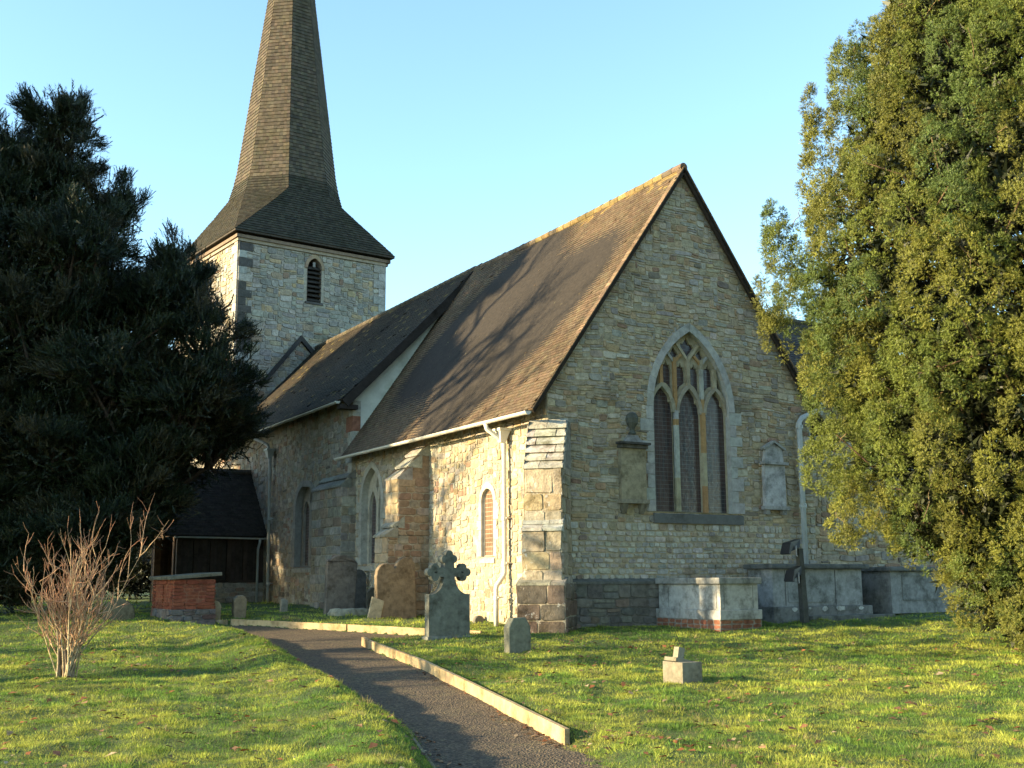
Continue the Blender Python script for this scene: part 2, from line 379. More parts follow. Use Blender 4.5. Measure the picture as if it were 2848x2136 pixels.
# ------------------------------------------------------------------ masonry
PAL_GABLE = [((.36, .31, .23), 4), ((.41, .345, .235), 4), ((.42, .32, .185), 3), ((.37, .24, .12), 1.8), ((.29, .28, .255), 3), ((.24, .125, .075), .6), ((.13, .115, .10), .45), ((.48, .44, .36), 3)]
PAL_GLOW = [((.46, .425, .355), 5), ((.40, .35, .26), 4), ((.37, .27, .15), 1.8), ((.30, .29, .27), 3), ((.20, .11, .07), .35), ((.50, .48, .43), 2)]
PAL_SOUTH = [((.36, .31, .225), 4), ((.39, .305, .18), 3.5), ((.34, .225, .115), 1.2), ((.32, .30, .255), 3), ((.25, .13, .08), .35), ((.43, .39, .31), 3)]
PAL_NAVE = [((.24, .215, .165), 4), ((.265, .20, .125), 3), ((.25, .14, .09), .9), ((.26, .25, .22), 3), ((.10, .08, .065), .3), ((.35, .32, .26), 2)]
PAL_TOWER = [((.27, .262, .225), 4), ((.32, .305, .26), 3), ((.31, .255, .165), 3), ((.40, .29, .15), 1), ((.22, .22, .21), 2), ((.27, .16, .10), .5), ((.38, .365, .32), 1.2)]
PAL_PLINTH = [((.17, .16, .14), 4), ((.23, .21, .17), 3), ((.22, .15, .10), 1), ((.13, .125, .11), 3)]
PAL_ASHLAR = [((.32, .275, .195), 4), ((.35, .265, .15), 3), ((.36, .31, .25), 2), ((.28, .21, .14), 1)]
def pick(pal, keep=.58):
    tot = sum(w for _, w in pal); r = random.random() * tot
    m = [sum(c[i] * w for c, w in pal) / tot for i in range(3)]
    for c, w in pal:
        r -= w
        if r <= 0: return jc(tuple(m[i] + (c[i] - m[i]) * keep for i in range(3)), .15, .04)
    return pal[0][0]
def rubble(mb, O, U, Vv, Nn, v0, v1, fint, pal, rh=(.08, .16), sw=(.14, .40), depth=.022, gap=.012, wob=.02, split=.12):
    O, U, Vv, Nn = map(Vector, (O, U, Vv, Nn)); v = v0; ph = random.uniform(0, 9)
    W_ = lambda u, w: w + (wob * (math.sin(1.7 * u + 2.3 * w + ph) + .6 * math.sin(4.3 * u - 1.3 * w + 2 * ph)) if v0 + .05 < w < v1 - .05 else 0)
    def stone(u0, u1, t0, t1, b, t):       # bottom u0..u1, top t0..t1
        c = pick(pal); j = min(.012, gap); q = []
        d = depth * random.uniform(.5, 1.25)
        cs = [(u0 + gap / 2, b + gap / 2), (u1 - gap / 2, b + gap / 2), (t1 - gap / 2, t - gap / 2), (t0 + gap / 2, t - gap / 2)]
        if (u1 - u0) + (t1 - t0) < .05: return
        cs = [(x + random.uniform(-j, j), W_(x, y) + random.uniform(-j, j)) for x, y in cs]
        mx = sum(p[0] for p in cs) / 4; my = sum(p[1] for p in cs) / 4
        outer = []; 
        for k in range(4):
            a, p, n = cs[k - 1], cs[k], cs[(k + 1) % 4]
            e = random.uniform(.1, .24) * min(1, .16 / max(.05, t - b))
            outer += [(p[0] + (a[0] - p[0]) * e, p[1] + (a[1] - p[1]) * e), (p[0] + (n[0] - p[0]) * e, p[1] + (n[1] - p[1]) * e)]
        sx_ = max(.08, u1 - u0); inner = [(x + (mx - x) * min(.12, .026 / sx_), y + (my - y) * min(.16, .026 / max(.05, t - b))) for x, y in outer]
        tx, ty = random.uniform(-.05, .05), random.uniform(-.08, .08)
        vo = [O + U * x + Vv * y - Nn * .006 for x, y in outer]; vi = [O + U * x + Vv * y + Nn * (d + tx * (x - mx) + ty * (y - my)) for x, y in inner]
        mb.raw(vo + vi, [(k, (k + 1) % 8, 8 + (k + 1) % 8, 8 + k) for k in range(8)] + [tuple(range(8, 16))], c)
    while v < v1 - .02:
        h = random.uniform(*rh); ve = v + h
        if v1 - ve < rh[0]: ve = v1
        A = fint(v + .002); B = fint(ve - .002)
        if len(A) != len(B): A = B = fint((v + ve) / 2)
        for (l0, r0), (l1, r1) in zip(A, B):
            lo, hi = min(l0, l1), max(r0, r1); x = lo
            while x < hi - .01:
                wd = random.uniform(*sw) * (1.25 if h > sum(rh) / 2 else .9); x2 = x + wd
                if hi - x2 < sw[0] * .7: x2 = hi
                cl0 = lambda q: min(max(q, l0), r0); cl1 = lambda q: min(max(q, l1), r1)
                if x2 - x > .2 and random.random() < split and ve - v > .1:
                    mid = v + (ve - v) * random.uniform(.4, .6)
                    stone(cl0(x), cl0(x2), cl0(x) * .5 + cl1(x) * .5, cl0(x2) * .5 + cl1(x2) * .5, v, mid)
                    stone(cl0(x) * .5 + cl1(x) * .5, cl0(x2) * .5 + cl1(x2) * .5, cl1(x), cl1(x2), mid, ve)
                else:
                    stone(cl0(x), cl0(x2), cl1(x), cl1(x2), v, ve)
                x = x2
        v = ve
def rubble2(mb, O, U, Vv, Nn, u0, u1, v0, v1, fint, pal, cu=.07, cv=.055, ws=(2, 3, 3, 4, 5, 6, 7), hs=(1, 1, 2, 2, 3), depth=.024, gap=.009, warp=.022, keep=.66):
    """uncoursed rubble: stones of random size packed over the wall"""
    O, U, Vv, Nn = map(Vector, (O, U, Vv, Nn)); nu, nv = int((u1 - u0) / cu) + 1, int((v1 - v0) / cv) + 1
    free = np.zeros((nv, nu), bool); lim = {}
    for j in range(nv):
        for a, b in fint(v0 + (j + .5) * cv):
            for i in range(nu):
                if a < u0 + (i + .5) * cu < b: free[j, i] = True; lim[(j, i)] = (a, b)
    valid = free.copy(); p1, p2, p3 = (random.uniform(0, 9) for _ in range(3))
    def wp(u, v):
        k = max(0, min(1, (v - v0) / .3, (v1 - v) / .3))
        return (u + k * warp * math.sin(5.1 * v + 1.3 * u + p1) * .7, v + k * warp * (math.sin(2.1 * u + 1.1 * v + p2) + .7 * math.sin(5.3 * u - 2.2 * v + p3)))
    def edge(u, v, side):
        L = fint(min(max(v, v0 + .001), v1 - .001))
        e = min([x[side] for x in L], key=lambda q: abs(q - u)) if L else u
        return e if abs(e - u) < 2.5 * cu else u
    for j in range(nv):
        for i in range(nu):
            if not free[j, i]: continue
            w, h = random.choice(ws), random.choice(hs)
            if h == 1: w = max(w, 3)
            if h >= 3: w = min(w, 5)
            while w > 1 and (i + w > nu or not free[j, i:i + w].all()): w -= 1
            while h > 1 and (j + h > nv or not free[j:j + h, i:i + w].all()): h -= 1
            free[j:j + h, i:i + w] = False
            a0 = a1 = u0 + i * cu; b0 = b1 = u0 + (i + w) * cu; vb, vt = v0 + j * cv, min(v0 + (j + h) * cv, v1)
            lf = i == 0 or not valid[j, i - 1]; rt_ = i + w >= nu or not valid[j, i + w]
            if lf: a0, a1 = edge(a0, vb, 0), edge(a1, vt, 0)
            if rt_: b0, b1 = edge(b0, vb, 1), edge(b1, vt, 1)
            if b0 - a0 + b1 - a1 < .05: continue
            g = gap / 2; jj = gap * .7
            cs = [[a0 + g, vb + g], [b0 - g, vb + g], [b1 - g, vt - g], [a1 + g, vt - g]]
            inside = not (lf or rt_ or j < 1 or j + h >= nv - 1)
            cs = [(x + random.uniform(-jj, jj), y + random.uniform(-jj, jj)) for x, y in cs]
            cs = [(wp(x, y) if inside else (x, wp(x, y)[1])) for x, y in cs]
            c = pick(pal, keep); d = depth * random.uniform(.45, 1.3); mx = sum(p[0] for p in cs) / 4; my = sum(p[1] for p in cs) / 4
            sx, sy = max(.06, b0 - a0), max(.05, vt - vb); outer = []
            for k in range(4):
                A, p, n = cs[k - 1], cs[k], cs[(k + 1) % 4]; e1, e2 = random.uniform(.06, .26), random.uniform(.06, .26)
                outer += [(p[0] + (A[0] - p[0]) * e1, p[1] + (A[1] - p[1]) * e1), (p[0] + (n[0] - p[0]) * e2, p[1] + (n[1] - p[1]) * e2)]
            inner = [(x + (mx - x) * min(.14, .024 / sx), y + (my - y) * min(.2, .022 / sy)) for x, y in outer]
            tx, ty = random.uniform(-.06, .06), random.uniform(-.1, .1)
            vo = [O + U * x + Vv * y - Nn * .006 for x, y in outer]; vi = [O + U * x + Vv * y + Nn * (d + tx * (x - mx) + ty * (y - my)) for x, y in inner]
            mb.raw(vo + vi, [(k, (k + 1) % 8, 8 + (k + 1) % 8, 8 + k) for k in range(8)] + [tuple(range(8, 16))], c)
def sub(ints, holes):
    out = []
    for a, b in ints:
        segs = [(a, b)]
        for h0, h1 in holes:
            nsegs = []
            for p, q in segs:
                if h1 <= p or h0 >= q: nsegs.append((p, q)); continue
                if h0 > p: nsegs.append((p, h0))
                if h1 < q: nsegs.append((h1, q))
            segs = nsegs
        out += [s for s in segs if s[1] - s[0] > .03]
    return out
class Arch:
    """pointed opening: centre u, sill, spring, half width, rise"""
    def __init__(s, uc, v0, vs, a, h): s.uc, s.v0, s.vs, s.a, s.h = uc, v0, vs, a, h; s.R = (a * a + h * h) / (2 * a)
    def hw(s, v):
        if v < s.v0 or v > s.vs + s.h: return None
        if v <= s.vs: return s.a
        return max(0, s.a - s.R + math.sqrt(max(0, s.R ** 2 - (v - s.vs) ** 2)))
    def pts(s, n=10, base=True):
        p = []
        th = math.asin(min(1, s.h / s.R))
        if base: p += [(s.uc - s.a, s.v0), (s.uc + s.a, s.v0)]
        right = [(s.uc + s.a - s.R + s.R * math.cos(th * k / n), s.vs + s.R * math.sin(th * k / n)) for k in range(n + 1)]
        left = [(2 * s.uc - x, y) for x, y in right[::-1]][1:]
        return p + right + left
    def hole(s, v, m):
        w = Arch(s.uc, s.v0, s.vs, s.a + m, s.h + m * 1.15).hw(v)
        return [(s.uc - w, s.uc + w)] if w else []
MORTAR = (.40, .335, .225); MORTAR_S = (.40, .345, .25); GREY_DR = (.37, .365, .33); OCHRE_DR = (.36, .22, .095); BUFF_DR = (.36, .31, .21)
def cusped(a, n=10, k=.13):
    """points of an arched light with a trefoil cusp on each side"""
    p = [(a.uc - a.a, a.v0), (a.uc + a.a, a.v0)]
    th = math.asin(min(1, a.h / a.R)); right = []
    for i in range(n + 1):
        t = i / n; x = a.a - a.R + a.R * math.cos(th * t); y = a.R * math.sin(th * t)
        q = max(0, 1 - abs(t - .42) / .13) * k * a.a * 1.6
        right.append((x - q, y - q * .3))
    return p + [(a.uc + x, a.vs + y) for x, y in right] + [(a.uc - x, a.vs + y) for x, y in right[::-1]][1:]
def window(name, parent, arch, O, U, Vv, Nn, recess, lights, extra=(), surround=.15, dress=GREY_DR, glass=GLASS, plate_col=BUFF_DR, quoin=(.05, .25), hood=.03, label=None, sill=None, qside=(1, 1)):
    """part: a dressed opening; sub-parts: sill and panes"""
    mb = MB(); op = arch.pts(14)
    mb.strip(op, O, U, Vv, Nn, .03, -recess, dress)                                   # reveals
    mb.plate([op] + list(lights) + list(extra), O, U, Vv, Nn, -recess * .62, plate_col, -recess + .01)
    big = Arch(arch.uc, arch.v0, arch.vs, arch.a + surround, arch.h + surround * 1.15)
    a_, b_ = arch.pts(7, False), big.pts(7, False)
    P = lambda q, d: Vector(O) + Vector(U) * q[0] + Vector(Vv) * q[1] + Vector(Nn) * d
    for k in range(len(a_) - 1):                                                      # voussoirs
        q = [a_[k], a_[k + 1], b_[k + 1], b_[k]]; mx = sum(p[0] for p in q) / 4; my = sum(p[1] for p in q) / 4
        q2 = [(x + (mx - x) * .012, y + (my - y) * .012) for x, y in q]
        mb.hexa([P(p, -.02) for p in q] + [P(p, hood) for p in q2], jc(dress, .07, .02))
    v = arch.v0; k = 0
    while v < arch.vs - .01:                                                          # jamb stones
        h = min(random.uniform(.2, .34), arch.vs - v)
        if arch.vs - v - h < .1: h = arch.vs - v
        for s, on in ((-1, qside[0]), (1, qside[1])):
            w = surround + (quoin[(k + (s > 0)) % 2] if on else 0)
            u0, u1 = sorted((arch.uc + s * arch.a, arch.uc + s * (arch.a + w)))
            mb.hexa([P(p, -.02) for p in ((u0, v), (u1, v), (u1, v + h), (u0, v + h))] + [P(p, hood - .004) for p in ((u0 + .003, v + .004), (u1 - .003, v + .004), (u1 - .003, v + h - .004), (u0 + .003, v + h - .004))], jc(dress, .08, .03))
        v += h; k += 1
    w = mb.build(name, DRESS, parent)
    if label: w["label"] = label
    for l in lights:
        g = MB(); g.plate([l], O, U, Vv, Nn, -recess + .012, (.05, .05, .05)); g.build("pane", glass, w)
    if extra:
        g = MB()
        for l in extra: g.plate([l], O, U, Vv, Nn, -recess + .012, (.05, .05, .05))
        g.build("tracery_pane", glass, w)
    if sill:
        u0, u1, vb, vt, pr, c = sill
        g = MB(); q = [(u0, vb), (u1, vb), (u1, vt), (u0, vt)]
        g.hexa([P((u0, vb), -recess * .6), P((u1, vb), -recess * .6), P((u1, vb), pr), P((u0, vb), pr), P((u0, vt), -recess * .6), P((u1, vt), -recess * .6), P((u1, vt - .06), pr), P((u0, vt - .06), pr)], c)
        g.build("window_sill", DRESS, w)
    return w

def tiles(mb, O, U, Vv, Nn, L, S, w, g, colf, clip=None, lift=.015, jit=.006, back=(.03, .025, .02), sagf=None):
    """lapped tiles over the rectangle L x S"""
    O, U, Vv, Nn = map(Vector, (O, U, Vv, Nn)); n = int(S / g); g = S / n
    P = lambda u, v, h: O + U * u + Vv * v + Nn * (h + (sagf(u, v) if sagf else 0))
    for j in range(n):
        u = -w * (.5 if j % 2 else 0); v = j * g
        while u < L:
            a, b = max(0, u), min(L, u + w)
            u += w
            if b - a < .02: continue
            if clip and not clip((a + b) / 2, v + g / 2): continue
            c = colf((a + b) / 2, v)
            h0 = lift + random.uniform(0, jit) + (random.random() < .012) * .02; h1 = lift + random.uniform(0, jit); d = random.uniform(-.008, .006)
            q = [P(a + .003, v + d, h0), P(b - .003, v + d, h1), P(b - .003, v + g * 1.06, .006), P(a + .003, v + g * 1.06, .006)]
            mb.raw(q + [P(a + .003, v + d, -.004), P(b - .003, v + d, -.004)], [(0, 1, 2, 3), (4, 5, 1, 0)], c)

# ------------------------------------------------------------------ church
CW, EAVE, RIDGE, CL = 6.97, 4.22, 9.85, 9.72       # chancel width, eave height at the overhang, ridge, length
OV = .45
MID = CW / 2
church = thing("church", (MID, 5, 0), "old rubble stone church with brown tiled roofs and a tall shingled spire", "church")
SLOPE = (RIDGE - EAVE) / (MID + OV)
roof_z = lambda x: RIDGE - SLOPE * abs(x - MID)
ex, ey, ez = V(1, 0, 0), V(0, 1, 0), V(0, 0, 1)
EAST = (V(0, 0, 0), ex, ez, -ey); SOUTH = (V(0, 0, 0), ey, ez, -ex)

aE = Arch(3.58, 2.33, 4.5, 1.01, 1.68)
aLan = Arch(2.40, 1.46, 2.62, .25, .26)
aTwo = Arch(8.60, 1.38, 3.02, .62, .84)
wall = MB()
wtop = lambda x: roof_z(x) - .10
gable = [(0, -.4), (CW, -.4), (CW, wtop(CW)), (MID, wtop(MID)), (0, wtop(0))]
wall.plate([gable, aE.pts(14)], *EAST, 0, MORTAR)
wall.plate([[(0, -.4), (CL + .3, -.4), (CL + .3, wtop(0)), (0, wtop(0))], aLan.pts(8), aTwo.pts(10)], *SOUTH, 0, MORTAR_S)
wall.face([(CW, 0, -.4), (CW, CL, -.4), (CW, CL, wtop(CW)), (CW, 0, wtop(CW))], MORTAR)
def gint(v):
    x0 = 0 if v < wtop(0) else MID - (RIDGE - .10 - v) / SLOPE
    x0 = max(0, x0); 
    if x0 >= MID: return []
    return sub([(x0, CW - x0)], aE.hole(v, .13))
rubble(wall, *EAST, .97, 2.1, gint, PAL_GLOW, (.09, .125), (.10, .27), .02, gap=.02, wob=.006)
rubble2(wall, *EAST, 0, CW, 2.1, wtop(MID) - .08, gint, PAL_GABLE, .065, .052, depth=.017)
sint = lambda v: sub([(0.02, CL + .2)], aLan.hole(v, .14) + aTwo.hole(v, .14))
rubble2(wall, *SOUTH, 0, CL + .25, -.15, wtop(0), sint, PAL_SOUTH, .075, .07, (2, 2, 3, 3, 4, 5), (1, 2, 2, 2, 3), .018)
# east plinth: projecting base with a weathered top
wall.box((.3, -.11, -.4), (CW, .02, .9), (.16, .15, .13))
rubble(wall, V(0, -.11, 0), ex, ez, -ey, -.35, .9, lambda v: [(.3, CW)], PAL_PLINTH, (.13, .22), (.2, .5), .025)
wall.hexa([(.2, -.15, .88), (CW, -.15, .88), (CW, .01, .88), (.2, .01, .88), (.2, -.15, .93), (CW, -.15, .93), (CW, .01, 1.0), (.2, .01, 1.0)], (.14, .135, .115))
cwall = wall.build("chancel_wall", MASON, church)

# east window tracery (u measured along the gable)
c = aE.uc
hl = [cusped(Arch(c - .703, 2.35, 4.42, .293, .52)), cusped(Arch(c, 2.35, 4.42, .308, .56)), cusped(Arch(c + .703, 2.35, 4.42, .293, .52))]
ex_l = []
for s in (-1, 1):
    m = lambda pts: [(c + s * x, y) for x, y in pts]
    ex_l.append(m([(.43, 4.90), (.56, 5.03), (.68, 5.06), (.68, 5.32), (.64, 5.44), (.60, 5.43), (.565, 5.54), (.52, 5.43), (.47, 5.44), (.43, 5.32)]))
    ex_l.append(m([(.06, 5.08), (.20, 4.99), (.30, 4.84), (.30, 5.32), (.26, 5.42), (.22, 5.41), (.18, 5.52), (.14, 5.41), (.10, 5.42), (.06, 5.32)]))
    ex_l.append(m([(.77, 5.02), (.88, 4.93), (.955, 4.74), (.93, 4.92), (.865, 5.12), (.785, 5.30)]))
    ex_l.append(m([(.35, 5.55), (.45, 5.66), (.36, 5.83), (.22, 5.68)]))
ex_l.append([(c + x, y) for x, y in [(0, 5.62), (.20, 5.85), (.15, 5.93), (.10, 5.92), (0, 6.07), (-.10, 5.92), (-.15, 5.93), (-.20, 5.85)]])
ew = window("east_window", church, aE, *EAST, .17, hl, ex_l, .165, GREY_DR, GLASS, BUFF_DR, (.02, .18), .03, "three-light pointed window with grey and ochre stone tracery", (2.50, 4.86, 2.10, 2.34, .06, (.13, .13, .12)))
# moulded mullions, arch ribs and uprights stand proud of the plate
rb = MB()
NE = EAST
mul = [(c - .36, [(2.34, 3.05, BUFF_DR), (3.05, 4.15, GREY_DR), (4.15, 4.28, OCHRE_DR), (4.28, 4.46, GREY_DR)]), (c + .36, [(2.34, 2.9, OCHRE_DR), (2.9, 3.6, BUFF_DR), (3.6, 4.46, OCHRE_DR)])]
for u, segs in mul:
    for v0, v1, col in segs:
        rb.ribbon([(u, v0), (u, v1)], *NE, .05, -.13, -0.040, jc(col, .06))
for uc in (-.72, 0, .72):
    a = Arch(c + uc, 4.4, 4.42, .315, .58)
    rb.ribbon(a.pts(8, False), *NE, .04, -.13, -0.047, jc((.33, .29, .21), .08))
for u, v0, v1, col in [(-.36, 4.46, 5.6, OCHRE_DR), (.36, 4.46, 4.75, OCHRE_DR), (.36, 4.75, 5.4, GREY_DR), (.36, 5.4, 5.6, BUFF_DR), (0, 5.0, 5.6, BUFF_DR), (-.72, 4.98, 5.42, OCHRE_DR), (.72, 4.98, 5.42, BUFF_DR)]:
    rb.ribbon([(c + u, v0), (c + u, v1)], *NE, .042, -.13, -0.053, jc(col, .08))
for s in (-1, 1):
    rb.ribbon([(c, 5.56), (c + s * .3, 5.93)], *NE, .03, -.13, -0.059, BUFF_DR)
    rb.ribbon([(c + s * .36, 5.5), (c + s * .53, 5.68)], *NE, .028, -.13, -0.062, GREY_DR)
    rb.ribbon([(c + s * .36, 5.5), (c + s * .17, 5.68)], *NE, .028, -.13, -0.065, OCHRE_DR)
rb.build("tracery", DRESS, ew)
window("lancet_window", church, aLan, *SOUTH, .07, [Arch(2.40, 1.48, 2.62, .225, .245).pts(6)], (), .12, (.42, .40, .33), GLASS_REFLECTION, (.40, .36, .28), (.02, .10), .025, "single narrow pointed window with leaded glass coloured with a red-brown reflection", (2.08, 2.72, 1.32, 1.47, .04, (.4, .37, .3)))
u = 8.60
two = [Arch(u - .29, 1.42, 2.85, .215, .42).pts(7), Arch(u + .29, 1.42, 2.85, .215, .42).pts(7)]
window("two_light_window", church, aTwo, *SOUTH, .24, two, [[(u, 3.22), (u + .10, 3.38), (u, 3.68), (u - .10, 3.38)]], .15, (.36, .34, .28), GLASS, (.38, .34, .26), (.03, .2), .035, None, (7.85, 9.35, 1.22, 1.40, .05, (.3, .28, .23)))

# chancel roof
ROOFC = lambda u, v: jc(random.choice([(.104, .073, .044), (.116, .083, .051), (.094, .066, .042), (.110, .084, .052)]), .14, .04)
SL = math.hypot(MID + OV, RIDGE - EAVE)
us = V(MID + OV, 0, RIDGE - EAVE).normalized(); ns = V(-(RIDGE - EAVE), 0, MID + OV).normalized()
rf = MB(); Y0 = -.16
rf.box((-.0, 0, -99), (0.001, .001, -98.9), MORTAR); rf.v.clear(); rf.f.clear(); rf.c.clear()
sag = lambda u, v: -.035 * math.sin(PI * min(1, max(0, v / SL))) + .012 * math.sin(u * 1.1 + v * .7) - .05 * math.sin(PI * min(1, max(0, u / 9.8)))
def chc(u, v):
    if random.random() < .85 * math.exp(-((SL - v) / (.30 + .12 * math.sin(u * 2.3))) ** 2) * min(1, max(0, (6.0 - u) / 1.5)): return jc((.19, .135, .052), .22, .06)
    return ROOFC(u, v)
for side in (0, 1):
    o_ = V(-OV, Y0, EAVE) if side == 0 else V(CW + OV, Y0, EAVE)
    u_ = us if side == 0 else V(-us.x, 0, us.z); n_ = ns if side == 0 else V(-ns.x, 0, ns.z)
    tiles(rf, o_, ey, u_, n_, CL - Y0, SL, .15, .088, chc, sagf=sag)
    a = o_ - n_ * .06; b = a + u_ * SL
    rf.hexa([a, a + ey * (CL - Y0), b + ey * (CL - Y0), b, a + n_ * .02, a + n_ * .02 + ey * (CL - Y0), b + n_ * .02 + ey * (CL - Y0), b + n_ * .02], (.03, .025, .02))
    for k in range(int(SL / .102)):                       # verge: tile ends standing out over the gable edge
        p = o_ + u_ * (k * .102) + ey * -.012
        rf.obox(p - n_ * .028, ey * (.16 + random.uniform(-.012, .012)), u_ * .098, n_ * .022, jc((.17, .115, .07), .25))
croof = rf.build("chancel_roof", TILE, church)
vg = MB()
for side in (0, 1):
    s = 1 if side == 0 else -1
    o_ = V(-OV if side == 0 else CW + OV, Y0 + .03, EAVE); u_ = V(us.x * s, 0, us.z); n_ = V(ns.x * s, 0, ns.z)
    vg.obox(o_ - n_ * .115, ey * .06, u_ * SL, n_ * .05, (.045, .033, .025))
vg.build("verge_board", WOOD, croof)
rt = MB()
y = Y0 + .03
while y < CL:
    l = .34; col = jc((.20, .145, .062) if .3 < y < 5.4 + random.uniform(-1, .4) else (.13, .10, .07), .2)
    sg_ = -.06 * math.sin(PI * min(1, max(0, (y + .16) / 9.8))); rt.tube([(MID, y, RIDGE - .03 + sg_ + random.uniform(-.012, .012)), (MID, min(y + l, CL), RIDGE - .03 + sg_)], [.098, .088], col, 10)
    y += l
rt.build("ridge_tiles", TILE, croof)

# gutters and downpipes
CREAM = (.60, .575, .50)
def gutter(name, p0, p1, parent, r=.062, br=.9, col=CREAM):
    g = MB(); p0, p1 = Vector(p0), Vector(p1); d = (p1 - p0); L_ = d.length; d.normalize()
    n = max(2, int(L_ / 1.8)); 
    side = d.cross(ez).normalized()
    prof = [(math.cos(a) * r, math.sin(a) * r) for a in [PI + PI * k / 8 for k in range(9)]]
    prof2 = [(x * .84, y * .84) for x, y in prof[::-1]]
    pr = prof + prof2
    A = [p0 + side * x + ez * y for x, y in pr]; B = [p1 + side * x + ez * y for x, y in pr]; m = len(pr)
    g.raw(A + B, [(k, (k + 1) % m, m + (k + 1) % m, m + k) for k in range(m)] + [tuple(range(m)), tuple(range(m, 2 * m))], col)
    for k in range(n + 1):
        q = p0 + d * (L_ * k / n)
        C = [q - d * .03 + side * x * 1.14 + ez * (y * 1.14) for x, y in prof]; D = [q + d * .03 + side * x * 1.14 + ez * (y * 1.14) for x, y in prof]
        g.raw(C + D, [(i, i + 1, 9 + i + 1, 9 + i) for i in range(8)] + [tuple(range(9)), tuple(range(9, 18))], jc(col, .05))
    return g.build(name, PAINT, parent)
def hopper(p, s, parent, col=CREAM, out=V(-1, 0, 0)):
    h = MB(); x, y, z = p; 
    h.hexa([(x - .05 * s, y - .05 * s, z - .2 * s), (x + .05 * s, y - .05 * s, z - .2 * s), (x + .05 * s, y + .05 * s, z - .2 * s), (x - .05 * s, y + .05 * s, z - .2 * s), (x - .1 * s, y - .12 * s, z), (x + .1 * s, y - .12 * s, z), (x + .1 * s, y + .12 * s, z), (x - .1 * s, y + .12 * s, z)], col)
    h.box((x - .12 * s, y - .14 * s, z), (x + .12 * s, y + .14 * s, z + .05 * s), col)
    return h.build("hopper_head", PAINT, parent)
def pipe(name, pts, parent, r=.045, col=CREAM, collars=(), hop=None, br=V(1, 0, 0)):
    g = MB(); g.tube(pts, r, col, 10); o = g.build(name, PAINT, parent, smooth=True)
    if collars:
        for p in collars:
            k = MB(); p = Vector(p); k.tube([p - ez * .04, p + ez * .04], r * 1.3, col, 10)
            k.obox(p - ey * .09 - br * .0, ey * .18, br * .12, ez * .025, col)
            k.build("pipe_bracket", PAINT, o)
    if hop: hopper(hop[0], hop[1], o, col)
    return o
gutter("chancel_gutter", (-.52, -.12, 4.17), (-.52, CL + .1, 4.19), church)
xs = -.13
pipe("downpipe", [(-.52, 1.55, 4.13), (-.50, 1.54, 4.02), (-.18, 1.50, 3.80), (xs, 1.48, 3.72), (xs, 1.48, 1.12), (xs - .02, 1.48, 1.06), (-.30, 1.50, .86), (-.31, 1.50, .80), (-.31, 1.50, .02)], church, .05, (.62, .59, .50), [(xs, 1.48, 2.2), (xs, 1.48, 1.3), (-.31, 1.5, .62)], ((-.17, 1.49, 3.98), 1.15))

# buttresses
def stonebox(mb, O, U, Vv, Nn, w, v0, v1, pal, rh=(.2, .34), sw=(.25, .5)):
    mb.plate([[(0, v0), (w, v0), (w, v1), (0, v1)]], O, U, Vv, Nn, -.004, (.33, .28, .2))
    rubble(mb, O, U, Vv, Nn, v0, v1, lambda v: [(0, w)], pal, rh, sw, .014, .012, .004, .05)
def weathering(mb, P, T, Nn, w, d0, z0, d1, z1, n, over=.05, col=(.36, .345, .30)):
    """sloping offset built of n stone courses; P centre on the wall, T along, Nn outwards"""
    for k in range(n):
        a = k / n; b = (k + 1) / n
        da, za = d0 + (d1 - d0) * a, z0 + (z1 - z0) * a; db, zb = d0 + (d1 - d0) * b, z0 + (z1 - z0) * b
        hw = w / 2 + over * .5
        up = .018
        q = lambda s, d, z: P + T * (s * hw) + Nn * d + ez * z
        cc = jc(col, .14, .04)
        cuts = [-1] + sorted(random.uniform(-.6, .6) for _ in range(random.choice([1, 2, 2]))) + [1]
        ov_ = (over * .6 if k == n - 1 else over * .25)
        for s0, s1 in zip(cuts[:-1], cuts[1:]):
            j = lambda: random.uniform(-.012, .012)
            cc = jc(col, .2, .05); o2 = ov_ + j(); zt = j() * .7; g0, g1 = s0 + .012, s1 - .012
            mb.hexa([q(g0, da - .1, zb - .05), q(g1, da - .1, zb - .05), q(g1, db + o2, zb - .03), q(g0, db + o2 + j(), zb - .03), q(g0, da - .1, za + .004 + zt), q(g1, da - .1, za + .004 + zt + j() * .5), q(g1, db + o2, zb + up + zt), q(g0, db + o2 + j(), zb + up + zt)], cc)
bt = MB()
Nd = V(-1, -1, 0).normalized(); Td = V(1, -1, 0).normalized(); P0 = V(0, 0, 0) + Td * .03
def dbutt(D, w, z0, z1, pal=PAL_ASHLAR, rh=(.24, .36)):
    for O, U, Nn, L_ in ((P0 + Nd * D - Td * w / 2, Td, Nd, w), (P0 + Td * w / 2 - Nd * .2, Nd, Td, D + .2), (P0 - Td * w / 2 - Nd * .2, Nd, -Td, D + .2)):
        stonebox(bt, O, U, ez, Nn, L_, z0, z1, pal, rh)
dbutt(.53, .74, 1.9, 3.1)
dbutt(.64, .76, .9, 1.92)
dbutt(.76, .92, -.4, .92, [((.12, .105, .085), 4), ((.16, .12, .085), 3), ((.19, .115, .075), 2)], (.2, .4))
for s in (-1, 1):     # side walls behind the top slope
    O = P0 + Td * (s * .37)
    bt.face([O - Nd * .3 + ez * 3.0, O + Nd * .53 + ez * 3.0, O + Nd * .53 + ez * 3.1, O + Nd * .12 + ez * 4.02, O - Nd * .3 + ez * 4.02], (.25, .23, .19))
weathering(bt, P0, Td, Nd, .74, .10, 4.05, .53, 3.08, 6)
weathering(bt, P0, Td, Nd, .74, .50, 2.16, .66, 1.90, 2)
weathering(bt, P0, Td, Nd, .90, .60, 1.02, .78, .90, 1, .03, (.24, .22, .18))
bt.build("corner_buttress", MASONW, church)["label"] = "diagonal stepped buttress with lichened sloping offsets"
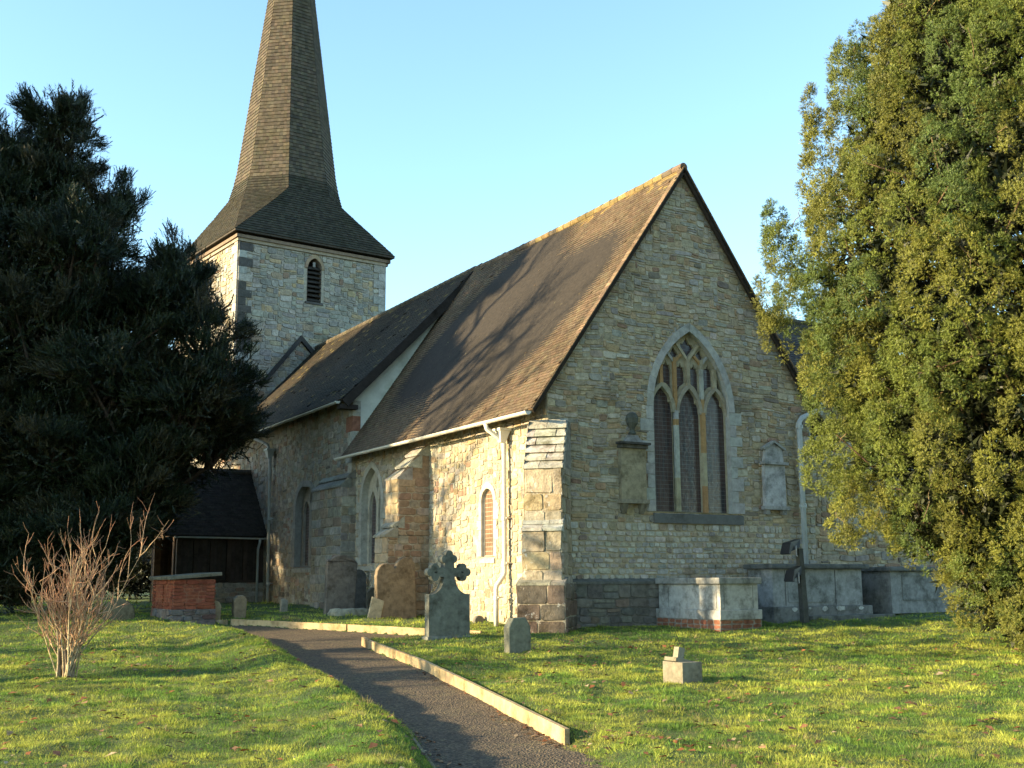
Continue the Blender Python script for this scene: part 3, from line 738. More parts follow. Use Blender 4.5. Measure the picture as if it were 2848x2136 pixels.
bt = MB(); y0, y1 = 5.2, 5.92; ym = (y0 + y1) / 2; PALB = [((.30, .22, .14), 4), ((.26, .17, .10), 3), ((.30, .27, .21), 2), ((.22, .13, .08), 2)]
for D, z0, z1 in ((.80, 1.98, 3.32), (1.05, -.2, 1.99)):
    stonebox(bt, V(-D, y0, 0), ey, ez, -ex, y1 - y0, z0, z1, PAL_ASHLAR)
    stonebox(bt, V(-D, y0, 0), ex, ez, -ey, D, z0, z1, PALB, (.12, .22), (.18, .36))
    stonebox(bt, V(-D, y1, 0), ex, ez, ey, D, z0, z1, PALB, (.12, .22), (.18, .36))
for yy in (y0, y1):
    bt.face([(.05, yy, 3.25), (-.80, yy, 3.25), (-.80, yy, 3.32), (-.1, yy, 4.12), (.05, yy, 4.12)], (.27, .19, .12))
weathering(bt, V(0, ym, 0), ey, -ex, y1 - y0, .06, 4.16, .80, 3.30, 3, .05, (.27, .26, .21))
weathering(bt, V(0, ym, 0), ey, -ex, y1 - y0, .74, 2.42, 1.06, 1.98, 2, .05, (.27, .26, .21))
bt.build("chancel_buttress", MASON, church)

# nave
NX, NS, NE_, NW_ = -.1, -.55, 9.45, 23.2         # wall plane, eave edge, east verge, west end
NEV = 5.74
NSL = (RIDGE - NEV) / (MID - NS); nroof = lambda x: RIDGE - NSL * abs(x - MID)
nw = MB(); SN = (V(NX, 0, 0), ey, ez, -ex); NY0 = 9.72
aN = Arch(13.25, 1.38, 3.05, .78, .66)
ntop = nroof(NX) - .2
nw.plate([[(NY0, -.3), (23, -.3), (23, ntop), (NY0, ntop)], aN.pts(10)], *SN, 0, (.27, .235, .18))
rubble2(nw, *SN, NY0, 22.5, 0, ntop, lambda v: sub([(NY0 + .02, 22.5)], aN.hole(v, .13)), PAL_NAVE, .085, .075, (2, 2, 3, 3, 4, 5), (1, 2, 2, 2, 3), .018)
nw.face([(CW + .1, NY0, -.3), (CW + .1, 23, -.3), (CW + .1, 23, ntop), (CW + .1, NY0, ntop)], MORTAR)
nw.face([(NX, NY0, -.3), (0.0, NY0, -.3), (0.0, NY0, 4.3), (NX, NY0, 4.3)], (.3, .28, .22))
for k in range(9):                                     # quoins at the south-east corner
    z = 2.0 + k * .42
    if z + .4 > ntop: break
    w = .45 if k % 2 else .28
    nw.box((NX - .025, NY0 - .022, z), (NX + .2, NY0 + w, z + .405), jc((.36, .34, .29) if k != 7 else (.25, .11, .07), .1))
nwall = nw.build("nave_wall", MASON, church)
window("nave_window", church, aN, *SN, .24, [Arch(12.92, 1.42, 2.95, .24, .36).pts(7), Arch(13.60, 1.42, 2.95, .24, .36).pts(7)], [[(13.25, 3.2), (13.36, 3.36), (13.25, 3.55), (13.14, 3.36)]], .16, (.22, .21, .19), GLASS, (.22, .20, .17), (.03, .14), .05, None, (12.3, 14.2, 1.22, 1.4, .06, (.24, .23, .2)))
ng = MB()                                               # rendered east wall of the nave above the chancel roof
ng.plate([[(NX, 4.3), (CW - NX, 4.3), (CW - NX, nroof(NX) - .12), (MID, RIDGE - .1), (NX, nroof(NX) - .12)]], V(0, NY0, 0), ex, ez, -ey, 0, (.52, .53, .46))
ng.build("nave_gable_render", RENDERM, church)
NSLOPE = math.hypot(MID - NS, RIDGE - NEV)
un = V(MID - NS, 0, RIDGE - NEV).normalized(); nn = V(-(RIDGE - NEV), 0, MID - NS).normalized()
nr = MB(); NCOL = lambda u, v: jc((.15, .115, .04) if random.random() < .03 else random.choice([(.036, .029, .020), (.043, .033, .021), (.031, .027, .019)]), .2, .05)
for side in (0, 1):
    s = 1 if side == 0 else -1
    o_ = V(NS, NE_, NEV) if side == 0 else V(CW - NS, NE_, NEV); u_ = V(un.x * s, 0, un.z); n_ = V(nn.x * s, 0, nn.z)
    nsag = lambda u, v: -.05 * math.sin(PI * min(1, max(0, v / NSLOPE))) + .012 * math.sin(u * .9)
    tiles(nr, o_, ey, u_, n_, NW_ - NE_, NSLOPE, .17, .105, NCOL, sagf=nsag)
    a = o_ - n_ * .07; b = a + u_ * NSLOPE; L_ = ey * (NW_ - NE_)
    nr.hexa([a, a + L_, b + L_, b, a + n_ * .02, a + n_ * .02 + L_, b + n_ * .02 + L_, b + n_ * .02], (.03, .025, .02))
nroof_o = nr.build("nave_roof", TILE, church)
vb = MB()
for s in (1, -1):
    o_ = V(NS if s == 1 else CW - NS, NE_ - .02, NEV); u_ = V(un.x * s, 0, un.z); n_ = V(nn.x * s, 0, nn.z)
    vb.obox(o_ - n_ * .26, ey * .08, u_ * NSLOPE, n_ * .24, (.03, .025, .022))
vb.obox(V(NS, NE_ + .06, NEV - .24), ex * .5, ey * .25, ez * .12, (.03, .025, .022))
vb.build("verge_board", WOOD, nroof_o)
rt = MB(); y = NE_ - .02
while y < 22.6:
    rt.tube([(MID, y, RIDGE - .03), (MID, y + .36, RIDGE - .03)], [.11, .10], jc((.09, .075, .05), .2), 8); y += .36
rt.build("ridge_tiles", TILE, nroof_o)
gutter("nave_gutter", (NS - .07, NE_ + .12, NEV - .05), (NS - .07, 18.6, NEV - .09), church, col=(.40, .39, .34))
pipe("downpipe", [(NS - .07, 17.0, NEV - .12), (NS - .06, 16.95, NEV - .22), (-.42, 16.6, NEV - .38), (-.30, 16.35, NEV - .5), (-.26, 16.3, 5.1), (-.24, 16.25, 5.0), (-.24, 16.1, .15)], church, .05, (.33, .35, .34), [(-.24, 16.1, 2.9), (-.24, 16.1, .9)], ((-.25, 16.28, 5.05), 1.2))
bt = MB(); D = .42; y0, y1 = 9.66, 11.85
stonebox(bt, V(NX - D + .1, y0, 0), ey, ez, -ex, y1 - y0, 0, 3.46, PAL_NAVE, (.2, .3))
stonebox(bt, V(NX - D + .1, y0, 0), ex, ez, -ey, D, 0, 3.46, PAL_NAVE, (.2, .3), (.2, .3))
bt.face([(NX, y1, 0), (NX - D + .1, y1, 0), (NX - D + .1, y1, 3.46), (NX, y1, 3.9)], (.26, .23, .18))
bt.face([(NX, y0, 3.4), (NX - D + .1, y0, 3.4), (NX - D + .1, y0, 3.46), (NX, y0, 3.92)], (.26, .23, .18))
weathering(bt, V(NX, (y0 + y1) / 2, 0), ey, -ex, y1 - y0, -.05, 3.95, D - .08, 3.46, 2, .06, (.20, .20, .17))
bt.build("nave_buttress", MASON, church)

# tower (turned a little from the axis of the nave)
TA = math.radians(6.0)
tu = V(math.cos(TA), math.sin(TA), 0); tw = V(-math.sin(TA), math.cos(TA), 0)
TC = V(3.00, 25.52, 0); TH, TZ = 3.135, 13.8
tm = MB(); corners = []
aB = Arch(-.02, 11.6, 12.95, .30, .42)
PALT_S = [((.44, .42, .36), 4), ((.40, .36, .28), 3)]
for k, (U, Nn) in enumerate(((tu, -tw), (-tw, -tu), (-tu, tw), (tw, tu))):
    O = TC + Nn * TH
    hole = [aB.pts(8)] if k == 0 else []
    tm.plate([[(-TH, -.3), (TH, -.3), (TH, TZ), (-TH, TZ)]] + hole, O, U, ez, Nn, 0, (.34, .31, .25))
    if k < 2:
        rubble2(tm, O, U, ez, Nn, -TH, TH, 4.0 if k == 0 else 6.0, TZ - .28, lambda v: sub([(-TH + .02, TH - .02)], aB.hole(v, .12)) if k == 0 else [(-TH + .02, TH - .02)], PAL_TOWER, .095, .085, (2, 3, 3, 4, 5, 6), (1, 2, 2, 3), .028, .014, .03, .7)
    for s in (-1, 1):                                   # quoins; the south-east ones are dark with age
        z = 8.0; q = 0
        while z < TZ - .3:
            h = random.uniform(.26, .38); w = .55 if (q + (s > 0)) % 2 else .32
            dark = (k == 0 and s == -1) and random.random() < .75
            if k < 2:
                a0, a1 = sorted((s * TH, s * (TH - w)))
                tm.obox(O + U * a0 + ez * z - Nn * .05, U * (a1 - a0), Nn * (.095 + .004 * (k + 1)), ez * (h - .012), jc((.085, .08, .072) if dark else (.34, .33, .29), .15))
            z += h; q += 1
towr = tm.build("tower", MASON, church)
cn = MB()
for k, (U, Nn) in enumerate(((tu, -tw), (-tw, -tu), (-tu, tw), (tw, tu))):
    for z0, z1, d in ((TZ - .26, TZ - .14, .08), (TZ - .14, TZ - .02, .15)):
        cn.obox(TC + Nn * (TH - .05) - U * (TH + d) + ez * z0, U * (2 * TH + 2 * d - .001 * k), Nn * (d + .05 - .0007 * k), ez * (z1 - z0), (.30, .25, .19) if z0 < TZ - .2 else (.20, .15, .11))
cn.build("cornice", DRESS, towr)
# belfry opening with louvres
OB = TC - tw * TH
bf = MB(); bf.strip(aB.pts(10), OB, tu, ez, -tw, .02, -.5, (.26, .21, .16))
bf.plate([aB.pts(10)], OB, tu, ez, -tw, -.5, (.012, .012, .012))
aB2 = Arch(aB.uc, aB.v0, aB.vs, aB.a + .12, aB.h + .14); a_, b_ = aB.pts(5, False), aB2.pts(5, False)
for k in range(len(a_) - 1):
    q = [a_[k], a_[k + 1], b_[k + 1], b_[k]]
    bf.hexa([OB + tu * x + ez * y - tw * -.02 for x, y in q] + [OB + tu * x + ez * y - tw * .045 for x, y in q], jc((.30, .22, .15), .12))
bw = bf.build("belfry_window", DRESS, church)
lv = MB()
for k in range(8):
    z = 11.66 + k * .18
    hw = min(aB.a, aB.hw(z + .06) or .05)
    o_ = OB + tu * (aB.uc - hw) + ez * z + tw * .03
    lv.obox(o_, tu * (2 * hw), tw * .22 + ez * .15, ez * .03 - tw * .02, (.05, .045, .04))
lv.obox(OB + tu * (aB.uc - .05) + ez * 13.02 + tw * .02, tu * .1, ez * .2, tw * .04, (.25, .24, .22))
lv.obox(OB + tu * (aB.uc - .38) + ez * 11.52 - tw * .07, tu * .76, ez * .09, tw * .2, (.09, .085, .08))
lv.build("louvres", WOOD, bw)
# old roof line on the tower's east face
dr = MB(); hb = lambda x, z: OB + tu * x + ez * z
q = lambda p0, p1, w, c: dr.obox(hb(*p0) - tw * .16, hb(*p1) - hb(*p0), tw * .2, ez * w, c)
pk = (-.55, 10.0)
q(pk, (-2.1, 8.05), .22, (.045, .042, .04)); q(pk, (.1, 9.35), .22, (.045, .042, .04))
dr.build("roof_drip_mould", DRESS, church)
# broached octagonal shingled spire
cent = TC + tu * .14
def ring(R, z, sq=None, s=0):
    out = []
    for k in range(8):
        a = math.radians(-90 + 22.5 + 45 * k)          # face k spans vertex k-1 .. k ; vertex order around from the east face
        p = cent + (tu * math.cos(a) + tw * math.sin(a)) * R
        if sq:
            cs = [(1, -1), (1, 1), (-1, 1), (-1, -1)][k // 2 if True else 0]
            cpt = TC + tu * (cs[0] * sq) + tw * (cs[1] * sq)
            p = cpt.lerp(p, s)
        out.append(V(p.x, p.y, z))
    return out
SQ = TH + .27
levels = [ring(2.36, 13.93, SQ, 0), ring(2.36, 14.95, SQ, .43), ring(2.34, 15.75, SQ, .76), ring(2.32, 16.40, SQ, 1.0), ring(2.15, 17.0), ring(2.02, 17.65)]
z = 17.65
while z < 33:
    z = min(z + 1.6, 33.0); levels.append(ring(max(.03, 2.02 - (z - 17.65) * .1315), z))
sp = MB()
for k in range(8):
    for a, b in zip(levels[:-1], levels[1:]):
        q = [a[k - 1], a[k], b[k], b[k - 1]]
        sp.face(q, (.05, .045, .038))
        hgt = ((b[k] + b[k - 1]) - (a[k] + a[k - 1])).length / 2
        nrm = ((a[k] - a[k - 1]) if (a[k] - a[k - 1]).length > .01 else (b[k] - b[k - 1])).cross(b[k] - a[k]).normalized()
        if nrm.dot((q[0] + q[2]) / 2 - V(cent.x, cent.y, q[0].z)) < 0: nrm = -nrm
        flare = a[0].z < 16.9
        gg = .13 if flare else .155
        n = max(1, round(hgt / gg))
        for j in range(n):
            l0 = a[k - 1].lerp(b[k - 1], j / n); r0 = a[k].lerp(b[k], j / n); l1 = a[k - 1].lerp(b[k - 1], (j + 1.05) / n); r1 = a[k].lerp(b[k], (j + 1.05) / n)
            w = (r0 - l0).length; m = max(1, round(w / .14)); off = random.uniform(0, .6) / m
            ts = [0] + [min(1, max(0, (i + off) / m)) for i in range(1, m)] + [1]
            for t0, t1 in zip(ts[:-1], ts[1:]):
                if t1 - t0 < .01: continue
                h0 = .026 + random.uniform(0, .012); e = .004
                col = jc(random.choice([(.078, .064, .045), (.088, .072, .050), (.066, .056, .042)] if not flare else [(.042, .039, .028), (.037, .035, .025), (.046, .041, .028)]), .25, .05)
                A, B, C, D = l0.lerp(r0, t0) + nrm * h0, l0.lerp(r0, t1) + nrm * h0, l1.lerp(r1, t1) + nrm * .006, l1.lerp(r1, t0) + nrm * .006
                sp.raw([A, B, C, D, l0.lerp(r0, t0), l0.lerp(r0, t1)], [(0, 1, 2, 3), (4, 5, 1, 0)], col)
L0 = levels[0]; cs = [L0[0], L0[2], L0[4], L0[6]]
sp.hexa([p - ez * .07 for p in cs] + [p - ez * .005 for p in cs], (.06, .05, .04))
sp.build("spire", SHING, church)

# north chapel behind the chancel gable
CHY, CHE, CHX = .28, 5.12, 12.0
ch = MB(); CO = V(0, CHY, 0)
ch.plate([[(CW - .2, -.3), (CHX, -.3), (CHX, CHE), (CW - .2, CHE)]], CO, ex, ez, -ey, 0, MORTAR)
rubble2(ch, CO, ex, ez, -ey, CW, CHX, -.1, CHE, lambda v: [(CW + .01, CHX)], PAL_GABLE, .08, .07)
rubble(ch, V(CHX, 0, 0), ey, ez, ex, -.1, CHE, lambda v: [(CHY, 6)], PAL_GABLE, (.12, .24), (.25, .5), .022)
ch.plate([[(CHY, -.3), (6, -.3), (6, CHE), (3.1, CHE + 2.4), (CHY, CHE)]], V(CHX, 0, 0), ey, ez, ex, 0, MORTAR)
ch.build("north_chapel_wall", MASON, church)
cr_ = MB(); CRZ = 7.62; CY0, CY1 = -.02, 3.0
ucv = V(0, CY1 - CY0, CRZ - CHE); CS = ucv.length; ucv.normalize(); ncv = V(0, -(CRZ - CHE), CY1 - CY0).normalized()
tiles(cr_, V(4.6, CY0, CHE), ex, ucv, ncv, CHX - 4.3, CS, .17, .105, lambda u, v: jc((.075, .062, .05), .2), clip=lambda u, v: roof_z(4.6 + u) < CHE + v * ucv.z + .25)
x0 = lambda z: MID + (RIDGE - z) / SLOPE - .1
p = [(x0(CHE), CY0, CHE), (CHX + .3, CY0, CHE), (CHX + .3, CY1, CRZ), (x0(CRZ), CY1, CRZ)]
cr_.face(p, (.03, .025, .02)); cr_.face([(x0(CHE), 2 * CY1 - CY0, CHE), (CHX + .3, 2 * CY1 - CY0, CHE), (CHX + .3, CY1, CRZ), (x0(CRZ), CY1, CRZ)], (.05, .045, .04))
cr_.tube([(x0(CRZ), CY1, CRZ), (CHX + .3, CY1, CRZ)], .1, (.08, .07, .05), 8)
cr_.build("north_chapel_roof", TILE, church)
gutter("chapel_gutter", (CW + .12, CY0 - .07, CHE - .05), (CHX + .2, CY0 - .07, CHE - .07), church, col=(.42, .44, .42))
pipe("downpipe", [(7.3, CY0 - .07, CHE - .12), (7.25, CY0 - .1, CHE - .34), (7.05, -.12, 4.72), (6.98, -.12, 4.66), (6.6, -.12, 4.50), (6.52, -.12, 4.40), (6.52, -.12, .3)], church, .06, (.42, .46, .46), [(6.52, -.12, 4.3), (6.52, -.12, 2.55)], ((7.15, -.1, 4.82), 1.1), br=V(0, 1, 0))

# south porch: dwarf walls, timber sides, tiled roof
PX0, PY0, PY1, PE, PR = -2.85, 16.95, 20.3, 2.38, 4.55
pw = MB()
for yy, nn_ in ((PY0, -ey), (PY1, ey)):
    pw = MB(); o_ = V(PX0, yy, 0); pw.plate([[(0, -.2), (NX - PX0, -.2), (NX - PX0, .95), (0, .95)]], o_, ex, ez, nn_, 0, (.28, .25, .2))
    rubble(pw, o_, ex, ez, nn_, 0, .95, lambda v: [(0.02, NX - PX0)], PAL_NAVE, (.12, .2), (.2, .45), .02)
    pw.build("porch_wall", MASON, church)
pf = MB(); OAK = (.05, .036, .026)
for yy in (PY0 + .02, PY1 - .17):
    for x in np.linspace(PX0, NX - .16, 6): pf.box((x, yy, .95), (x + .13, yy + .14, PE - .05), jc(OAK, .15))
    pf.box((PX0, yy - .01, PE - .12), (NX, yy + .15, PE + .04), OAK)
    pf.box((PX0, yy - .02, .93), (NX, yy + .16, 1.02), OAK)
for yy in (PY0 + .3, PY1 - .5): pf.box((PX0 - .02, yy, 0), (PX0 + .18, yy + .2, 2.5), jc((.11, .07, .042), .1))
pf.box((PX0 - .03, PY0, PE), (PX0 + .15, PY1, PE + .18), (.10, .064, .04))
pfr = pf.build("porch_frame", WOOD, church)
for yy in (PY0 + .10, PY1 - .12):  # added dark boards behind the open posts stand in for shade inside
    pp_ = MB()
    for k in range(18):
        x = PX0 + .08 + k * (NX - PX0 - .1) / 18; pp_.box((x, yy, 1.0), (x + (NX - PX0 - .1) / 18 - .006, yy + .03, PE - .06), jc((.045, .034, .026), .2))
    pp_.build("dark_backing", WOOD, pfr)
pr = MB(); PX1 = PX0 - .45
pu = V(0, (PY0 + PY1) / 2 - PY0 + .3, PR - PE); PS = pu.length; pu.normalize(); pn = V(0, -(PR - PE), (PY1 - PY0) / 2 + .3).normalized()
for s in (1, -1):
    o_ = V(PX1, PY0 - .3 if s == 1 else PY1 + .3, PE); u_ = V(0, pu.y * s, pu.z); n_ = V(0, pn.y * s, pn.z)
    tiles(pr, o_, ex, u_, n_, NX - PX1, PS, .17, .105, lambda u, v: jc((.036, .030, .024), .25))
    a = o_ - n_ * .06; L_ = ex * (NX - PX1); b = a + u_ * PS
    pr.hexa([a, a + L_, b + L_, b, a + n_ * .02, a + L_ + n_ * .02, b + L_ + n_ * .02, b + n_ * .02], (.03, .026, .022))
pr.tube([(PX1, (PY0 + PY1) / 2, PR), (NX, (PY0 + PY1) / 2, PR)], .1, (.07, .06, .05), 8)
proof = pr.build("porch_roof", TILE, church)
pb = MB()
for s in (1, -1):
    o_ = V(PX1 - .03, PY0 - .3 if s == 1 else PY1 + .3, PE); u_ = V(0, pu.y * s, pu.z); n_ = V(0, pn.y * s, pn.z)
    pb.obox(o_ - n_ * .24, ex * .06, u_ * PS, n_ * .22, (.12, .078, .046))
pb.build("bargeboard", WOOD, proof)
gutter("porch_gutter", (PX1 + .3, PY0 - .37, PE - .04), (NX - .1, PY0 - .37, PE - .06), church, .05, col=(.36, .37, .35))
pipe("downpipe", [(NX - .28, PY0 - .37, PE - .1), (NX - .28, PY0 - .35, PE - .2), (NX - .28, PY0 - .2, PE - .4), (NX - .28, PY0 - .2, .2)], church, .04, (.34, .37, .36))

# ------------------------------------------------------------------ wall monuments
T1 = thing("wall_monument", (1.97, -.05, 2.4), "buff memorial tablet topped with a stone urn on the gable wall", "wall monument")
mb = MB(); mb.cbox((1.66, -.12, 2.55), (2.28, .03, 3.58), (.30, .255, .165), .012); mb.build("tablet", GRAVE, T1)
mb = MB(); mb.box((1.60, -.22, 3.655), (2.34, .03, 3.70), (.075, .07, .06)); mb.box((1.64, -.17, 3.58), (2.30, .03, 3.653), (.12, .11, .09)); mb.build("cornice", GRAVE, T1)
mb = MB(); mb.hexa([(1.78, -.15, 3.70), (2.20, -.15, 3.70), (2.20, .03, 3.70), (1.78, .03, 3.70), (1.90, -.10, 3.86), (2.08, -.10, 3.86), (2.08, .03, 3.86), (1.90, .03, 3.86)], (.26, .25, .23))
prof = [(.05, 3.86), (.09, 3.88), (.045, 3.95), (.06, 4.0), (.125, 4.10), (.14, 4.20), (.10, 4.28), (.04, 4.32)]
mb.tube([(1.99, -.06, z) for _, z in prof], [r for r, _ in prof], (.10, .105, .085), 10); mb.build("urn", GRAVE, T1)
mb = MB(); mb.box((1.62, -.16, 2.47), (2.32, .03, 2.55), (.27, .235, .17))
for x in (1.68, 2.12): mb.hexa([(x + .02, -.06, 2.27), (x + .12, -.06, 2.27), (x + .12, .03, 2.27), (x + .02, .03, 2.27), (x, -.14, 2.47), (x + .14, -.14, 2.47), (x + .14, .03, 2.47), (x, .03, 2.47)], (.2, .175, .13))
mb.build("bracket_shelf", GRAVE, T1)
T2 = thing("wall_monument", (5.77, -.05, 2.4), "pale grey memorial tablet with a peaked top on the gable beside the downpipe", "wall monument")
mb = MB(); mb.cbox((5.46, -.10, 2.52), (6.06, .03, 3.42), (.44, .43, .42), .012); mb.build("tablet", CHEST, T2)
mb = MB(); mb.box((5.40, -.16, 3.42), (6.12, .03, 3.48), (.37, .36, .34)); mb.prism([(5.48, 3.48), (6.04, 3.48), (6.0, 3.76), (5.94, 3.80), (5.76, 3.90), (5.58, 3.80), (5.52, 3.76)], V(0, 0, 0), ex, ez, -ey, -.03, .09, (.38, .375, .36)); mb.ribbon([(5.44, 3.76), (5.76, 3.93), (6.08, 3.76)], V(0, 0, 0), ex, ez, -ey, .025, -.02, .13, (.33, .33, .31)); mb.build("pediment", CHEST, T2)
mb = MB(); mb.box((5.40, -.14, 2.44), (6.12, .03, 2.52), (.36, .35, .33))
for x in (5.46, 5.94): mb.box((x, -.1, 2.34), (x + .12, .03, 2.44), (.3, .29, .27))
mb.build("bracket_shelf", CHEST, T2)

# ------------------------------------------------------------------ chest tombs
def chest(name, x0, x1, y0, y1, z0, label, body_col, parts):
    t = thing(name, ((x0 + x1) / 2, (y0 + y1) / 2, z0), label, "chest tomb")
    return t
t = chest("chest_tomb", 2.45, 3.38, -2.05, -.16, 0, "pale chest tomb on a red brick footing in front of the corner of the gable", None, None)
mb = MB(); rubble(mb, V(2.42, -2.08, 0), ex, ez, -ey, -.02, .22, lambda v: [(0, 1.0)], [((.26, .10, .06), 3), ((.30, .13, .07), 2)], (.07, .08), (.2, .23), .006, .012, .002, 0)
rubble(mb, V(2.42, -2.08, 0), ey, ez, -ex, -.02, .22, lambda v: [(0, 1.92)], [((.26, .10, .06), 3), ((.30, .13, .07), 2)], (.07, .08), (.2, .23), .006, .012, .002, 0)
mb.box((2.42, -2.08, -.25), (3.42, -.14, .22), (.26, .22, .18)); mb.build("brick_footing", BRICKM, t)
mb = MB(); mb.cbox((2.41, -2.10, .222), (3.43, -.14, .40), (.40, .39, .36), .012); mb.build("plinth", CHEST, t)
mb = MB(); mb.cbox((2.46, -2.05, .40), (3.38, -.18, .875), (.43, .42, .385), .008)
for xx in (2.55, 3.25): mb.box((xx, -2.056, .43), (xx + .006, -2.04, .85), (.2, .2, .18))
for yy in (-1.95, -.5): mb.box((2.453, yy, .43), (2.47, yy + .006, .85), (.2, .2, .18))
mb.build("chest_body", CHEST, t)
mb = MB(); mb.cbox((2.40, -2.11, .875), (3.44, -.14, .995), (.30, .295, .27), .02); mb.build("lid_slab", CHEST, t)
t = chest("chest_tomb", 4.85, 7.4, -.85, -.1, .2, "large grey chest tomb with white patches along its base, behind the floodlight post", None, None)
mb = MB(); mb.cbox((4.86, -.85, .40), (7.42, -.12, 1.17), (.31, .315, .31), .01)
for xx in (6.62, 5.2): mb.box((xx, -.856, .42), (xx + .012, -.84, 1.15), (.10, .10, .10))
mb.cbox((5.28, -.862, .48), (6.55, -.84, 1.09), (.30, .31, .305), .006); mb.build("chest_body", CHEST, t)
mb = MB(); mb.cbox((4.76, -.97, -.1), (7.58, -.10, .40), (.20, .20, .19), .015)
for k in range(11):
    x = random.choice([5.0, 5.3, 5.75, 6.2, 6.55, 6.65, 6.7, 7.1, 7.2, 7.3]) + random.uniform(-.05, .05); r = random.uniform(.03, .09)
    mb.prism([(x + r * math.cos(a) * random.uniform(.7, 1.2), .38 - r * .4 + r * .7 * math.sin(a) * random.uniform(.6, 1.1)) for a in np.linspace(0, 2 * PI, 8)[:-1]], V(0, -.97, 0), ex, ez, -ey, -.01, .004 + .0015 * k, (.55, .55, .52))
mb.build("plinth", CHEST, t)
mb = MB(); mb.cbox((4.74, -.98, 1.17), (7.54, -.10, 1.27), (.13, .135, .13), .03); mb.build("lid_slab", CHEST, t)
mb = MB(); mb.cbox((5.6, -1.2, -.2), (8.0, -.975, .216), (.15, .15, .135), .02); mb.build("base_step", CHEST, t)
t = chest("chest_tomb", 8.3, 10.4, -.85, .1, .25, "grey chest tomb with a raised panel, partly hidden by the tall sunlit yew", None, None)
mb = MB(); mb.cbox((8.36, -.8, .2), (10.5, .2, 1.12), (.26, .265, .26), .01); mb.ribbon([(8.72, .5), (10.2, .5), (10.2, 1.02), (8.72, 1.02), (8.72, .5)], V(0, -.8, 0), ex, ez, -ey, .02, -.01, .014, (.22, .23, .22)); mb.build("chest_body", CHEST, t)
mb = MB(); mb.cbox((8.24, -.92, 1.12), (10.62, .3, 1.22), (.14, .145, .14), .03); mb.build("lid_slab", CHEST, t)
t = chest("chest_tomb", -5.45, -4.55, 6.6, 8.4, .1, "red brick chest tomb with recessed panels and a tilted stone slab on top", None, None)
BR = [((.20, .062, .034), 4), ((.22, .075, .04), 3), ((.16, .055, .036), 2)]
mb = MB(); x0, x1, y0, y1 = -5.45, -4.55, 6.6, 8.4
mb.box((x0, y0, .38), (x1, y1, 1.02), (.22, .10, .06))
for (O_, U_, N_, L_) in ((V(x0, y0, 0), ex, -ey, x1 - x0), (V(x0, y0, 0), ey, -ex, y1 - y0), (V(x1, y0, 0), ey, ex, y1 - y0)):
    def pi(v, L_=L_):
        if not .5 < v < .92: return [(0, L_)]
        return sub([(0, L_)], [(.2, L_ - .2)] if L_ < 1.2 else [(.2, L_ / 2 - .12), (L_ / 2 + .12, L_ - .2)])
    rubble(mb, O_, U_, ez, N_, .38, 1.02, pi, BR, (.074, .076), (.2, .22), .03, .005, 0, 0)
    rubble(mb, O_, U_, ez, N_, .38, 1.02, lambda v, L_=L_: [(.04, L_ - .04)], BR, (.074, .076), (.2, .22), .004, .005, 0, 0)
mb.build("brick_body", BRICKM, t)
mb = MB(); mb.box((x0 - .03, y0 - .03, -.1), (x1 + .03, y1, .38), (.2, .19, .17))
rubble(mb, V(x0 - .04, y0 - .04, 0), ex, ez, -ey, 0, .38, lambda v: [(0, x1 - x0 + .08)], [((.15, .145, .14), 3), ((.11, .10, .09), 2), ((.16, .085, .06), 1)], (.1, .18), (.14, .34), .03)
rubble(mb, V(x0 - .04, y0 - .04, 0), ey, ez, -ex, 0, .38, lambda v: [(0, y1 - y0)], [((.15, .145, .14), 3), ((.11, .10, .09), 2), ((.16, .085, .06), 1)], (.1, .18), (.14, .34), .03)
mb.build("rubble_base", MASON, t)
mb = MB(); mb.cbox((x0 - .1, y0 - .1, 1.02), (x1 + .14, y1 + .1, 1.10), (.13, .13, .10), .02)
mb.xform(Matrix.Translation((x0, y0, 1.02)) @ Matrix.Rotation(math.radians(-4.5), 4, 'Y') @ Matrix.Translation((-x0, -y0, -1.02)))
mb.build("slab_top", GRAVE, t)

# ------------------------------------------------------------------ headstones
def headstone(name, prof, loc, th, label, cat, col, lean=0, tilt=0, rz=0, mat=GRAVE, scol=None):
    """profile in the X-Z plane standing at loc, front face towards -Y"""
    bm = bmesh.new()
    vs = [bm.verts.new((x, -th / 2, z)) for x, z in prof]; f = bm.faces.new(vs)
    r = bmesh.ops.extrude_face_region(bm, geom=[f]); bmesh.ops.translate(bm, verts=[v for v in r["geom"] if isinstance(v, bmesh.types.BMVert)], vec=(0, th, 0))
    bmesh.ops.recalc_face_normals(bm, faces=bm.faces[:])
    ed = [e for e in bm.edges if abs(e.verts[0].co.y - e.verts[1].co.y) < 1e-5]
    bmesh.ops.bevel(bm, geom=ed, offset=min(.012, th * .15), segments=1, affect='EDGES')
    bmesh.ops.triangulate(bm, faces=[f for f in bm.faces if len(f.verts) > 4])
    mb = MB(); mb.bm(bm, col)
    z = gpt(loc[0], loc[1])
    o = mb.build(name, mat); o.location = (loc[0], loc[1], z - .03)
    o.rotation_euler = (math.radians(tilt), math.radians(lean), math.radians(rz))
    return tag(o, label, cat)
def arcp(cx, cz, r, a0, a1, n=8): return [(cx + r * math.cos(math.radians(a0 + (a1 - a0) * k / n)), cz + r * math.sin(math.radians(a0 + (a1 - a0) * k / n))) for k in range(n + 1)]
headstone("headstone", [(-.35, -.2), (.35, -.2), (.37, 1.18), (.33, 1.26)] + arcp(0, .93, .46, 42, 138, 8) + [(-.33, 1.28), (-.37, 1.24)], (-1.66, 6.55), .15, "tall dark speckled headstone with a pale lichen disc near its foot", "headstone", (.155, .13, .105), lean=1.5, tilt=2)
